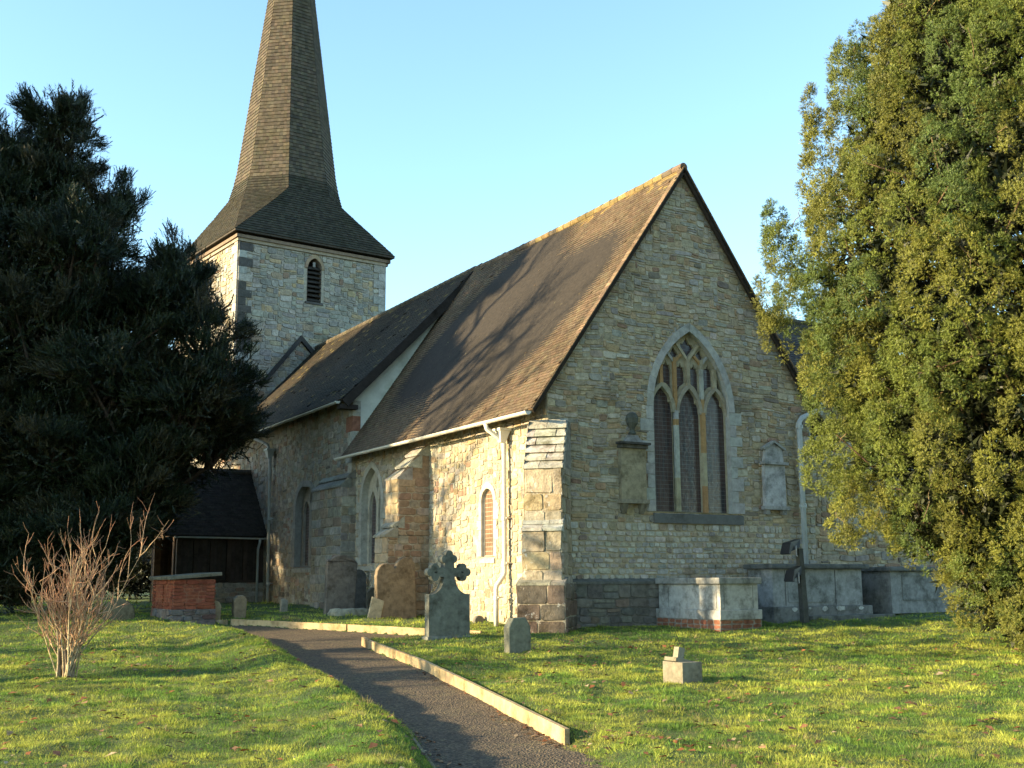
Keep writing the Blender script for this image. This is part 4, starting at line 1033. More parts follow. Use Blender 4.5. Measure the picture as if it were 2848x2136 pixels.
headstone("headstone", [(-.2, -.2), (.2, -.2), (.2, .85)] + arcp(0, .87, .2, 0, 180, 8) + [(-.2, .85)], (-.30, 8.7), .12, "narrow round-topped headstone standing in shade behind the low mossy slab", "headstone", (.10, .095, .085))
dbl = [(-.46, -.2), (.46, -.2), (.47, 1.05)] + arcp(.25, 1.12, .235, 0, 165, 8) + arcp(-.22, 1.03, .225, 25, 180, 8) + [(-.46, 1.0)]
headstone("headstone", dbl, (-1.02, 4.75), .14, "leaning double-arched headstone with brown streaks against the chancel wall", "headstone", (.175, .135, .09), lean=-4.5, tilt=3)
headstone("headstone", [(-.2, -.2), (.2, -.2), (.2, .5), (.12, .6), (-.1, .62), (-.2, .52)], (-.62, 6.9), .12, "small dark round-shouldered stone tucked behind the double-arched headstone", "headstone", (.13, .115, .085))
sb = headstone("stone_slab", [(-.15, -.05), (.15, -.05), (.15, .44), (-.15, .47)], (-1.60, 4.66), .05, "thin broken slab propped at a slant against the double-arched headstone", "stone slab", (.33, .29, .2), lean=13, tilt=0)
# ledger stone
bm = bmesh.new(); bmesh.ops.create_cube(bm, size=1); bmesh.ops.subdivide_edges(bm, edges=bm.edges[:], cuts=5, use_grid_fill=True)
for v in bm.verts:
    x, y_, z = v.co; k = lnoise([x * 6 + 3], [y_ * 6 + z * 3], 5, 2)[0] - .5
    v.co = Vector((x * .86 * (1 - .25 * max(0, z)), y_ * .55 * (1 - .3 * max(0, z)), z * .2 + .05 + .05 * k))
mb = MB(); mb.bm(bm, (.30, .28, .2)); o = mb.build("ledger_stone", GRAVE, smooth=True); o.location = (-1.62, 6.0, gpt(-1.62, 6.0)); tag(o, "low mossy ledger stone lying flat between two headstones", "grave slab")
# cross headstone
CXp = (-2.41, -.50); zc = gpt(*CXp)
cr0 = thing("cross_headstone", (CXp[0], CXp[1], zc), "grey headstone topped with a cross whose arms end in round lobes", "cross headstone")
def wz(p): return (p[0] + CXp[0], p[1] + zc)
GC = (.145, .145, .118)
shoul = [(-.40, -.25), (.40, -.25), (.40, .76)] + [(.38 - .26 * math.sin(t), .755 + .26 * (1 - math.cos(t))) for t in np.linspace(0, PI / 2, 8)]
shoul = shoul + [(-x, z) for x, z in shoul[3:][::-1]] + [(-.40, .76)]
mb = MB(); mb.prism([wz(p) for p in shoul], V(0, CXp[1], 0), ex, ez, -ey, -.085, .085, GC); mb.build("slab_body", GRAVE, cr0)
mb = MB(); th = .08
mb.prism([wz(p) for p in [(-.11, .9), (.11, .9), (.085, 1.40), (-.085, 1.40)]], V(0, CXp[1], 0), ex, ez, -ey, -th, th, GC)
mb.prism([wz(p) for p in [(-.24, 1.06), (.24, 1.06), (.24, 1.22), (-.24, 1.22)]], V(0, CXp[1], 0), ex, ez, -ey, -th + .004, th - .004, GC)
k = 0
for ax_, az_, dirs in ((0, 1.37, ((-1, 0), (1, 0), (0, 1))), (-.275, 1.14, ((0, -1), (0, 1), (-1, 0))), (.275, 1.14, ((0, -1), (0, 1), (1, 0)))):
    for dx, dz in dirs:
        k += 1; cx_, cz_ = ax_ + dx * .082, az_ + dz * .082
        mb.prism([wz(p) for p in arcp(cx_, cz_, .072, 0, 340, 17)], V(0, CXp[1], 0), ex, ez, -ey, -th + .002 * k, th - .002 * k, GC)
mb.build("cross_head", GRAVE, cr0)
mb = MB(); mb.cbox((CXp[0] - .44, CXp[1] - .13, zc - .1), (CXp[0] + .44, CXp[1] + .13, zc + .04), (.2, .2, .17), .01); mb.build("base_stone", GRAVE, cr0)
headstone("footstone", [(-.2, -.2), (.2, -.2), (.2, .42), (.11, .56), (-.11, .56), (-.2, .42)], (-2.40, -2.93), .17, "small grey footstone with chamfered shoulders on the grass in front of the corner buttress", "footstone", (.17, .165, .12), lean=-1, tilt=-1)
headstone("footstone", arcp(0, .31, .14, 0, 180, 8) + [(-.13, -.1), (.13, -.1)], (-4.50, 6.78), .14, "small round-topped stone at the end of the timber edging by the path", "footstone", (.19, .17, .11), lean=2)
headstone("footstone", [(-.13, -.1), (.11, -.1), (.14, .25), (.15, .44), (.07, .53), (-.06, .53), (-.15, .45), (-.16, .2)], (-3.84, 7.05), .17, "worn knobbly footstone on the grass behind the timber edging", "footstone", (.20, .165, .11), lean=-2, tilt=3)
headstone("footstone", [(-.09, -.1), (.09, -.1), (.09, .33), (-.03, .36), (-.09, .32)], (-2.18, 8.9), .1, "tiny pale footstone standing alone on the shaded grass by the nave wall", "footstone", (.30, .26, .19), lean=2)
headstone("headstone", arcp(0, .14, .34, 0, 180, 10) + [(-.32, -.1), (.32, -.1)], (-6.28, 8.0), .3, "low broad round-topped headstone left of the red brick tomb", "headstone", (.15, .125, .075), rz=-10)
headstone("headstone", [(-.36, -.1), (.36, -.1), (.36, .62), (.2, .72), (-.2, .72), (-.36, .6)], (-7.25, 17.2), .14, "dark reddish headstone in deep shade under the left yew", "headstone", (.12, .075, .055))
headstone("footstone", arcp(0, .06, .12, 0, 180, 8) + [(-.11, -.1), (.11, -.1)], (-.16, 2.52), .1, "small domed stone set at the foot of the sunlit chancel wall", "footstone", (.16, .15, .12))
# broken cross base
bx_, by_ = -2.44, -7.10; zb = gpt(bx_, by_)
t = thing("broken_grave_base", (bx_, by_, zb), "square stone grave base with a broken block leaning on top, out on the lawn", "grave base")
mb = MB(); mb.cbox((bx_ - .155, by_ - .2, zb - .08), (bx_ + .155, by_ + .2, zb + .25), (.185, .165, .12), .008); mb.build("base_block", GRAVE, t)
mb = MB(); i0 = 0; mb.cbox((-.12, -.12, 0), (.12, .12, .05), (.19, .17, .12), .008); mb.cbox((-.045, -.05, .0), (.055, .05, .19), (.22, .20, .145), .006)
mb.xform(Matrix.Translation((bx_ - .03, by_ + .06, zb + .235)) @ Matrix.Rotation(math.radians(12), 4, 'Y')); mb.build("broken_stump", GRAVE, t)

# ------------------------------------------------------------------ floodlight post
fx, fy = 5.17, -1.4; zf = gpt(fx, fy); 
t = thing("floodlight_post", (fx, fy, zf), "dark timber post carrying two black floodlights in front of the large grey tomb", "floodlight")
mb = MB(); mb.hexa([(fx - .065, fy - .06, zf - .1), (fx + .075, fy - .06, zf - .1), (fx + .075, fy + .06, zf - .1), (fx - .065, fy + .06, zf - .1), (fx - .11, fy - .05, zf + 1.46), (fx + .0, fy - .05, zf + 1.46), (fx + .0, fy + .05, zf + 1.46), (fx - .11, fy + .05, zf + 1.46)], (.085, .085, .075)); mb.build("post", WOOD, t)
for zz, sx in ((1.48, .34), (.94, .27)):
    mb = MB(); b = V(fx - .10, fy, zf + zz)
    mb.hexa([b + V(-sx, -.12, -.10), b + V(-.05, -.12, .0), b + V(-.05, .12, .0), b + V(-sx, .12, -.10), b + V(-sx + .06, -.11, .10), b + V(.0, -.09, .17), b + V(.0, .09, .17), b + V(-sx + .06, .11, .10)], (.014, .014, .015))
    mb.hexa([b + V(-sx - .02, -.13, -.12), b + V(-sx + .02, -.13, -.14), b + V(-sx + .02, .13, -.14), b + V(-sx - .02, .13, -.12), b + V(-sx + .05, -.12, .09), b + V(-sx + .08, -.12, .08), b + V(-sx + .08, .12, .08), b + V(-sx + .05, .12, .09)], (.02, .02, .022))
    h = mb.build("lamp_head", METAL, t)
    mb = MB(); mb.tube([b + V(-sx * .5, -.14, .04), b + V(-sx * .5, -.14, -.17), b + V(-.04, -.03, -.17)], .012, (.25, .25, .25), 6); mb.build("lamp_bracket", METAL, h)

# ------------------------------------------------------------------ timber edging boards
def board(p0, p1, h, th, label, col=(.40, .30, .165), below=.04, seg=8, zoff=0):
    p0, p1 = np.array(p0, float), np.array(p1, float); d = (p1 - p0) / np.linalg.norm(p1 - p0); n = np.array([d[1], -d[0]])
    mb = MB(); q = []
    for k in range(seg + 1):
        c = p0 + (p1 - p0) * k / seg; zz = float(lawn0(c[0], c[1])) - DEP - below + zoff; 
        q.append((c, zz))
    for k in range(seg):
        (a, za), (b, zb_) = q[k], q[k + 1]; hh = h + below
        mb.hexa([(a[0] - n[0] * th / 2, a[1] - n[1] * th / 2, za), (b[0] - n[0] * th / 2, b[1] - n[1] * th / 2, zb_), (b[0] + n[0] * th / 2, b[1] + n[1] * th / 2, zb_), (a[0] + n[0] * th / 2, a[1] + n[1] * th / 2, za),
                 (a[0] - n[0] * th / 2, a[1] - n[1] * th / 2, za + hh), (b[0] - n[0] * th / 2, b[1] - n[1] * th / 2, zb_ + hh), (b[0] + n[0] * th / 2, b[1] + n[1] * th / 2, zb_ + hh), (a[0] + n[0] * th / 2, a[1] + n[1] * th / 2, za + hh)], jc(col, .07, .03))
    mb.f = [f for f in mb.f]
    o = mb.build("timber_edging", WOOD); o["label"] = label; o["category"] = "timber edging"; o["group"] = "timber boards edging the path"
    return o
board((-5.49, -9.17), (-4.155, -3.09), .16, .05, "long pale timber board edging the path in the foreground")
board((-4.13, -3.02), (-3.58, .50), .15, .05, "short timber board tapering into grass near the cross headstone")
board((-4.20, 6.43), (-2.71, 3.43), .15, .05, "pale timber edging board at the far bend of the path")
board((-2.69, 3.39), (-1.25, .40), .15, .05, "timber edging board running behind the cross headstone")
board((-7.17, -9.75), (-6.55, -7.8), .05, .03, "thin dark timber edge strip along the near left side of the path", (.20, .17, .11))
board((-4.75, 6.75), (-4.26, 6.50), .13, .05, "short stub of timber edging beside the red brick tomb", (.34, .27, .17), seg=2)

# ------------------------------------------------------------------ foliage
def frames(d):
    d = d / np.linalg.norm(d, axis=1, keepdims=True)
    a = np.where(np.abs(d[:, 2:3]) < .9, np.array([[0, 0, 1.]]), np.array([[1., 0, 0]]))
    x = np.cross(d, a); x /= np.linalg.norm(x, axis=1, keepdims=True); y = np.cross(d, x)
    return d, x, y
def sprigs(pos, dirs, length, needles, nlen, nwid, cols, r, flat=0.0, colvar=.25):
    """shoots bearing needle-leaves: every needle one small triangle"""
    n = len(pos); d, x, y = frames(dirs); L = length * r.uniform(.7, 1.3, n)
    roll = r.uniform(0, 2 * PI, n)
    V_ = np.zeros((n, needles, 3, 3)); C_ = np.zeros((n, needles, 3))
    for k in range(needles):
        t = (k + .5) / needles
        a = roll + (k * 2.4 if flat == 0 else (k % 2) * PI) + r.normal(0, .3, n)
        rad = x * np.cos(a)[:, None] + y * np.sin(a)[:, None]
        base = pos + d * (L * t)[:, None]
        ang = (1.0 if flat else 1.25) - .55 * t
        nd = rad * math.sin(ang) + d * math.cos(ang)
        side = np.cross(nd, d); side /= (np.linalg.norm(side, axis=1, keepdims=True) + 1e-9)
        tip = base + nd * (nlen * r.uniform(.75, 1.25, n) * (1 - .35 * t if flat else 1))[:, None]
        V_[:, k, 0] = base - side * nwid / 2; V_[:, k, 1] = base + side * nwid / 2; V_[:, k, 2] = tip
        C_[:, k] = cols * (1 + r.uniform(-colvar, colvar, (n, 1)))
    return V_.reshape(-1, 3, 3), C_.reshape(-1, 3)
def limb(mb, p0, p1, r0, r1, col, r, n=6, wig=.12, seg=6):
    p0, p1 = np.array(p0, float), np.array(p1, float); pts = []; L = np.linalg.norm(p1 - p0)
    for k in range(n + 1):
        q = p0 + (p1 - p0) * k / n
        if 0 < k < n: q = q + r.normal(0, wig * L / n, 3)
        pts.append(tuple(q))
    mb.tube(pts, [r0 + (r1 - r0) * k / n for k in range(n + 1)], col, seg, False)
    return pts

# tall sunlit yew on the right
r = np.random.default_rng(5)
ycx, ycy = w_of(18.3, 9.15); yz = gpt(ycx, ycy)
env_z = [-.35, .2, .7, 1.15, 1.5, 2.0, 2.6, 3.4, 4.3, 5.3, 6.0, 6.6, 7.0, 8.0, 9.4, 11., 12.5, 13.6]
env_r = [.8, 1.6, 2.2, 2.5, 3.1, 3.55, 4.0, 4.1, 4.4, 4.65, 4.7, 4.4, 4.1, 3.85, 3.5, 2.8, 1.7, .6]
yew = thing("irish_yew_tree", (ycx, ycy, yz), "tall sunlit yew with dense upright olive-green foliage beside the church gable", "tree")
tv, tc_ = [], []
lobes = []
camdir = np.array([CAM[0] - ycx, CAM[1] - ycy]); camaz = math.atan2(camdir[1], camdir[0])
tries = 0
while len(lobes) < 420 and tries < 40000:
    tries += 1
    z = r.uniform(-.1, 12.8); az = r.uniform(-PI, PI); R = np.interp(z, env_z, env_r)
    hv = r.uniform(.45, .85); hr = r.uniform(.30, .52)
    rr = (R - hr) * r.uniform(.86, 1.04)
    if rr < .2: continue
    front = math.cos(az - camaz)
    if front < -.3 and r.random() < .6: continue
    p = np.array([ycx + rr * math.cos(az), ycy + rr * math.sin(az), z])
    if any(np.sum(((p - q[0]) / np.array([.56, .56, .86])) ** 2) < 1 for q in lobes): continue
    lobes.append((p, hr, hv, az, front))
# a few spires standing clear of the outline
for s_, l_, z_, hr, hv in ((18.3, 5.10, 8.75, .13, .45), (18.3, 5.16, 8.2, .2, .5), (18.3, 4.36, 6.75, .17, .42), (18.2, 4.42, 6.3, .26, .45), (18.0, 4.25, 5.5, .28, .6), (18.2, 4.35, 4.9, .28, .4), (17.8, 5.0, 7.3, .3, .7), (18.2, 5.7, 9.2, .3, .9), (18.2, 4.95, 2.7, .33, .5), (17.9, 5.2, 1.8, .32, .35), (16.6, 7.3, .45, .4, .5), (16.3, 7.6, .0, .4, .45), (17.0, 6.7, .95, .35, .35)):
    x, y = w_of(s_, l_); lobes.append((np.array([x, y, z_]), hr, hv, math.atan2(y - ycy, x - ycx), .6))
G1 = np.array([[.13, .155, .027], [.112, .145, .028], [.165, .170, .030], [.09, .128, .030], [.14, .145, .028]])
for p, hr, hv, az, front in lobes:
    vis = front > -.2
    nc = int((48 if vis else 12) * (hr / .42) * (hv / .65) * (2.6 if hr < .27 else 1.4 if hr < .34 else 1))
    out = np.array([math.cos(az), math.sin(az), .2])
    u = r.normal(size=(nc, 3)); u /= np.linalg.norm(u, axis=1, keepdims=True)
    u = u + out * r.uniform(0, 1.0, (nc, 1)); u /= np.linalg.norm(u, axis=1, keepdims=True)
    cc = p + u * r.uniform(.72, 1.02, (nc, 1)) * np.array([hr, hr, hv])              # rosette centres over the bough
    base = G1[r.integers(0, len(G1))]
    k = 26; n = nc * k
    w = r.normal(size=(n, 3)); w[:, 2] += .25; w += np.repeat(u, k, 0) * .7; w /= np.linalg.norm(w, axis=1, keepdims=True)
    rad = np.repeat(r.uniform(.05, .105, nc), k)[:, None]
    pos = np.repeat(cc, k, 0) + w * rad * r.uniform(.55, 1.0, (n, 1))
    dr_ = w + np.array([0, 0, .25]) + r.normal(0, .2, (n, 3))
    cols = np.repeat(base * (.85 + .3 * r.random((nc, 1))), k, 0) * (.85 + .3 * r.random((n, 1)))
    a, b = sprigs(pos, dr_, .05, 8, .026, .0105, cols, r)
    tv.append(a); tc_.append(b)
# sparse inner foliage closing the crown; its dark colour paints the shade between boughs
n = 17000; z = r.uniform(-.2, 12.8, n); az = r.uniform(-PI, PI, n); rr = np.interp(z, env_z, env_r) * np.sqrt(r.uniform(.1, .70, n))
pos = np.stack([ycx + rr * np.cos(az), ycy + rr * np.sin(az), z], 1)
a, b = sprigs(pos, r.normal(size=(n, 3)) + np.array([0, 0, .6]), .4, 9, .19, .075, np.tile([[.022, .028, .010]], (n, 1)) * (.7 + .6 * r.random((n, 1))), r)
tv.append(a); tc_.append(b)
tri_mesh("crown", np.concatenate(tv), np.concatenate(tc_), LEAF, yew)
mb = MB(); BK = (.21, .135, .08)
limb(mb, (ycx, ycy, yz - .2), (ycx + .2, ycy, 9.5), .42, .08, BK, r, 8, .15, 10)
for p, hr, hv, az, front in lobes[:-13:3]:
    z0 = max(.15, p[2] - r.uniform(1.2, 2.6)); a0 = (ycx + .3 * math.cos(az), ycy + .3 * math.sin(az), z0)
    limb(mb, a0, tuple(p + np.array([math.cos(az), math.sin(az), 0]) * hr * .5 + [0, 0, hv * .4]), .05, .010, jc((.13, .085, .05), .2), r, 7, .35, 5)
for k in range(150):                                   # bare twigs showing among the shoots
    q = lobes[r.integers(0, len(lobes) - 13)]
    if q[4] < 0: continue
    o_ = q[0] + np.array([math.cos(q[3]), math.sin(q[3]), 0]) * q[1] * .6
    limb(mb, tuple(o_ + r.normal(0, .2, 3)), tuple(o_ + r.normal(0, .2, 3) + np.array([0, 0, .1])), .010, .005, jc((.20, .14, .075), .2), r, 4, .3, 4)
mb.build("trunk", BARK, yew, smooth=True)

# big dark yew on the left
def sl3(s, l, z): x, y = w_of(s, l); return np.array([x, y, z])
def spray_tree(name, loc_sl, lobes, label, cat, nper, cols, seed, trunk_r, needles=12, slen=.28, nl=.085, nw=.026, droop=0.0, parent_loc=None, limbs=True, group=None, barkc=(.05, .035, .026), fill=0):
    r = np.random.default_rng(seed); x0, y0 = w_of(*loc_sl); z0 = gpt(x0, y0)
    t = thing(name, (x0, y0, z0), label, cat, group)
    tv, tc_ = [], []; mb = MB()
    limb(mb, (x0, y0, z0 - .2), (x0 + .3, y0, max(l[2] for l in lobes) * .75), trunk_r, trunk_r * .25, barkc, r, 8, .2, 10)
    for (s, l, z, a_, b_, dens) in lobes:            # ellipsoid lobes: horizontal and vertical radius
        c_ = sl3(s, l, z); out = c_ - np.array([x0, y0, z]); no = np.linalg.norm(out[:2]) + 1e-6
        nb = max(6, int(18 * dens * a_))
        for k in range(nb):
            # one bough: a curved limb from the lobe's heart to its edge, sprays all along it
            u = r.normal(size=3); u[2] = abs(u[2]) * .9 - .15; u /= np.linalg.norm(u)
            e = c_ + u * np.array([a_, a_, b_]) * r.uniform(.6, 1.2)
            s0 = c_ - np.array([0, 0, b_ * .5]) + r.normal(0, .15 * a_, 3)
            m = int(nper * dens)
            tt = r.uniform(.25, 1.0, m) ** .7
            lift = np.sin(tt * PI) * .25 * a_
            ax_ = s0 + (e - s0) * tt[:, None] + np.array([0, 0, 1.]) * lift[:, None]
            dd = (e - s0) / np.linalg.norm(e - s0)
            wid = .34 * (1.05 - tt)[:, None] * (a_ ** .5) + .03
            pos = ax_ + r.normal(0, 1, (m, 3)) * wid * np.array([1, 1, .7])
            dirs = dd + r.normal(0, .45, (m, 3)) + np.array([0, 0, .25 - droop])
            cc = cols[r.integers(0, len(cols))] * (.75 + .5 * r.random((m, 1)))
            a, b = sprigs(pos, dirs, slen, needles, nl, nw, cc, r, flat=1.0)
            tv.append(a); tc_.append(b)
            if limbs and k % 2 == 0: mb.tube([tuple(s0), tuple((s0 + e) / 2 + np.array([0, 0, .25 * a_])), tuple(e)], [.05, .03, .008], barkc, 5, False)
        if limbs: limb(mb, (x0, y0, max(z0 + .8, z * .45)), tuple(c_ - np.array([0, 0, b_ * .5])), trunk_r * .4, .04, barkc, r, 6, .2, 6)
    if fill:
        for (s, l, z, a_, b_, dens) in lobes:
            m = int(fill * a_ * a_ * b_ * dens); u = r.normal(size=(m, 3)); u /= np.linalg.norm(u, axis=1, keepdims=True)
            pos = sl3(s, l, z) + u * (r.random((m, 1)) ** .5) * .82 * np.array([a_, a_, b_])
            a, b = sprigs(pos, u * .5 + r.normal(0, .5, (m, 3)) + np.array([0, 0, .3]), .38, 10, .15, .045, cols[r.integers(0, len(cols), m)] * .8, r, flat=1.0)  # inner sprays coloured darker, as shade inside the crown
            tv.append(a); tc_.append(b)
    tri_mesh("crown", np.concatenate(tv), np.concatenate(tc_), LEAF, t)
    mb.build("trunk", BARK, t, smooth=True)
    return t
YD = np.array([[.015, .024, .007], [.019, .027, .009], [.012, .021, .007], [.034, .032, .012]])
LY = [(30, -12.6, 11.6, 1.5, 2.0, 1.0), (30, -11.2, 10.2, 1.3, 1.8, 1.0), (29.5, -13.4, 9.6, 2.2, 2.4, 1.0), (30, -10.8, 7.8, 1.8, 1.8, 1.0), (29.5, -9.0, 8.0, 1.4, 1.6, 1.0), (29.3, -8.1, 7.4, 1.2, 1.4, .8),
      (29.2, -7.6, 6.1, 1.1, 1.2, .6), (29, -12.2, 7.2, 2.4, 2.0, 1.0), (28.6, -10.0, 6.0, 2.0, 1.7, 1.0), (28.8, -8.4, 5.4, 1.5, 1.3, 1.0), (29, -13.4, 5.2, 2.2, 1.8, 1.0), (28.6, -11.2, 4.2, 2.2, 1.5, 1.0),
      (28.8, -9.3, 3.9, 1.5, 1.2, 1.0), (29, -13.0, 3.0, 2.0, 1.3, 1.0), (28.8, -10.9, 2.5, 1.6, 1.1, .9), (30, -14.8, 7.5, 2.4, 3.2, .8), (31, -12, 6, 3.0, 3.0, .7), (31.5, -9.4, 5, 2.2, 2.4, .7), (32, -12.5, 9, 2.0, 2.4, .7), (30.6, -8.0, 4.6, 1.2, 1.0, .8),
      (29.5, -12.2, 13.0, 1.1, 1.3, .9), (29.5, -13.6, 12.0, 1.3, 1.5, .9), (28.5, -11.8, 1.5, 2.0, 1.1, 1.0), (28.5, -13.6, 1.6, 1.8, 1.2, 1.0), (29.5, -9.9, 2.6, 1.4, 1.3, .9), (31, -11, 3.0, 2.2, 2.0, .9), (31, -13.5, 3.0, 2.2, 2.0, .9), (33, -10.8, 5.6, 2.2, 1.6, 1.0), (33.5, -9.4, 6.4, 1.7, 1.3, 1.0), (31.5, -8.7, 5.9, 1.4, 1.1, .8), (32.5, -11.5, 3.6, 1.8, 1.5, .9), (29, -13.5, 11.3, 1.4, 1.6, .9), (30.5, -8.3, 5.0, 1.5, 1.0, .9), (29.5, -8.9, 9.0, .9, 1.0, .7), (28, -10.2, 2.0, 1.6, 1.3, 1.0), (28, -12.6, .9, 1.6, .9, 1.0), (33, -9.9, 4.5, 1.5, .9, .8), (33, -10.8, 3.4, 1.4, 1.2, .9), (29, -14.5, 2.0, 2.0, 1.8, 1.0), (28.3, -11.2, 9.2, 1.6, 1.5, .9), (28.5, -9.4, 2.9, 1.3, 1.2, .9)]
spray_tree("yew_tree", (30.5, -11.6), LY, "huge dark spreading yew standing left of the church tower", "tree", 150, YD, 21, .6, fill=110)

# trees and hedge beyond the churchyard
DK = np.array([[.012, .017, .008], [.015, .020, .009], [.02, .022, .010]])
far = [((52, -20.5), 1.0, "dark evergreen tree in the distance at the left edge behind the yew"), ((56, -15.6), .9, "dark evergreen tree in the distance behind the porch and the yew trunk"), ((60, -25), 1.15, "broad evergreen tree far off beyond the left edge of the churchyard")]
for k, ((s, l), kk, lab) in enumerate(far):
    lb = [(s, l, 2.0 * kk, 3.2 * kk, 1.8 * kk, .7), (s + 1, l - 2.2 * kk, 3.2 * kk, 2.4 * kk, 2.2 * kk, .7), (s, l + 2.3 * kk, 3.4 * kk, 2.3 * kk, 2.0 * kk, .7), (s, l, 5.0 * kk, 2.2 * kk, 2.0 * kk, .7)]
    spray_tree("evergreen_tree", (s, l), lb, lab, "tree", 60, DK, 40 + k, .3, 8, .8, .3, .10, limbs=False, group="evergreen trees beyond the churchyard")
r = np.random.default_rng(77); n = 5200
sp_ = r.uniform(0, 1, n); hx, hy = w_of(46 + 2 * r.normal(size=n) * .35, -23 + 13 * sp_)
hz = r.uniform(.1, 1, n) ** .8 * (1.55 + .35 * lnoise(hx, hy, 4, 2, .6)); 
a, b = sprigs(np.stack([hx, hy, hz + .25], 1), r.normal(size=(n, 3)) + [0, 0, .5], .5, 8, .2, .07, np.tile([[.014, .018, .008]], (n, 1)) * (.6 + .8 * r.random((n, 1))), r)
o = tri_mesh("hedge", a, b, LEAF); tag(o, "dark clipped hedge along the far side of the churchyard under the yew", "hedge")

# trees standing outside the picture to the south; their shade falls across the church and lawn
OFF = np.array([[.035, .048, .02], [.045, .055, .022]])
def sl_xy(x, y): return sl_of(x, y)
def offtree(x, y, lob, label, seed, nper=100, trunk=.4):
    lb = [(*sl_of(x + dx, y + dy), z, a_, b_, .8) for dx, dy, z, a_, b_ in lob]
    spray_tree("yew_tree", sl_of(x, y), lb, label, "tree", nper, OFF, seed, trunk, 9, .7, .26, .08, group="yews along the south side of the churchyard")
offtree(-19.5, 15.3, [(0, 0, 3, 3.2, 2.2), (1, -.8, 6, 3.2, 2.4), (-.5, 1.5, 7, 3.2, 2.6), (0, 0, 9.5, 3.0, 2.4), (.5, .3, 12.5, 2.8, 2.4), (0, .4, 15.6, 2.6, 2.8), (0, -2.0, 4.5, 2.0, 1.8), (0, -2.2, 8.2, 1.5, 1.2), (0, -4.4, 3.6, 1.7, 1.6), (0, -4.2, 5.6, 1.5, 1.2), (0, -2.4, 11.2, 1.0, .8), (0, -2.0, 14.2, .9, .9)], "dark yew outside the left edge of the view, nearest the porch", 91)
offtree(-21.5, 20.0, [(0, 0, 4, 3.4, 2.6), (0, -1, 8, 3.2, 3.0), (0, 1.2, 11, 3.0, 2.8), (0, -1.5, 14.5, 2.8, 2.8), (0, -3, 6, 2.6, 2.6), (0, -3.4, 10, 2.4, 2.6), (0, 2.4, 10, 2.8, 2.8), (0, 2.6, 13.2, 2.4, 2.2), (0, 4.6, 8, 2.6, 2.6), (0, 5.2, 4.5, 2.4, 2.2), (0, 4.2, 10.6, 2.2, 1.8), (0, 0, 16, 2.2, 2.0)], "dark yew outside the left edge of the view, farther west", 92)
offtree(-18.6, 17.6, [(0, 0, 3, 2.6, 2.4), (0, 0, 6.5, 2.8, 2.6), (0, 0, 10, 2.6, 2.6), (0, .3, 13.2, 2.4, 2.4), (0, .5, 15.8, 2.2, 2.2), (0, 2.0, 11.5, 2.6, 2.6), (.4, 2.2, 7.5, 2.4, 2.4), (0, 1.8, 14.4, 2.2, 2.2)], "dark yew outside the left edge of the view, between two others", 93)
def bare_tree(x, y, h, label, seed, tr=.2, nb=16, kk=1.0):
    r = np.random.default_rng(seed); z0 = gpt(x, y); t = thing("bare_tree", (x, y, z0), label, "tree", "leafless trees along the south side of the churchyard")
    mb = MB(); limb(mb, (x, y, z0 - .1), (x + .2, y, z0 + h * .8), tr, tr * .3, (.12, .10, .075), r, 8, .12, 8); mb.build("trunk", BARK, t, smooth=True)
    mb = MB()
    for k in range(nb):
        zz = z0 + h * r.uniform(.28, .8); az = r.uniform(0, 2 * PI); L = h * r.uniform(.2, .38) * (1.15 - (zz - z0) / h * .6)
        e = (x + L * math.cos(az), y + L * math.sin(az), zz + L * r.uniform(.4, .9)); pts = limb(mb, (x + .1, y, zz), e, tr * .32, .015 * kk, (.12, .10, .075), r, 6, .25, 5)
        for q in range(9):
            b = np.array(pts[r.integers(2, 7)]); d = r.normal(size=3) * .55 + (np.array(e) - np.array((x, y, zz))) / L * .6 + np.array([0, 0, .3])
            p2 = limb(mb, tuple(b), tuple(b + d * L * .4), .02 * kk, .005 * kk, (.12, .10, .075), r, 4, .25, 4)
            for w in range(3):
                b2 = np.array(p2[r.integers(1, 5)]); limb(mb, tuple(b2), tuple(b2 + (r.normal(size=3) * .4 + d * .5) * L * .25), .009 * kk, .004 * kk, (.12, .10, .075), r, 3, .2, 3)
    mb.build("branches", BARK, t, smooth=True)
bare_tree(-21.0, 4.6, 9.0, "leafless tree outside the left edge of the view, level with the shrub", 101, .34)
bare_tree(-19.5, 11.9, 16.0, "leafless tree outside the left edge of the view, beside the nearer yew", 102, .30, 30, 1.9)
bare_tree(-23.0, 1.4, 8.0, "leafless tree outside the left edge of the view, nearest the road", 103, .3)

# ------------------------------------------------------------------ bare shrub
r = np.random.default_rng(31); shx, shy = w_of(15.45, -5.86); shz = gpt(shx, shy)
shrub = thing("bare_shrub", (shx, shy, shz), "leafless multi-stemmed shrub with reddish twigs on the left lawn", "shrub")
mb = MB(); tw_ = MB()
RT3 = np.array([RT[0], RT[1], 0.]); FW3 = np.array([FW[0], FW[1], 0.])
def shoot(b, d, L, r0, lev, target):
    pts = [tuple(b)]; p = np.array(b, float); d = d / np.linalg.norm(d); n = 6
    for k in range(n):
        d = d + r.normal(0, .11, 3) + np.array([0, 0, .045]); d /= np.linalg.norm(d); p = p + d * L / n; pts.append(tuple(p))
    base = np.array([.45, .345, .205]) if lev == 0 else np.array([.41, .265, .155]) if lev == 1 else np.array([.36, .19, .115])
    target.tube(pts, [r0 + (.0022 - r0) * k / n for k in range(n + 1)], jc(tuple(base), .2), 4, False)
    if lev < 2:
        for q in range(8 if lev == 0 else 4):
            k = r.integers(2, n + 1); d2 = d * .9 + r.normal(0, .42, 3) + np.array([0, 0, .25])
            shoot(pts[k], d2, L * r.uniform(.2, .42), max(.0026, r0 * .5), lev + 1, tw_)
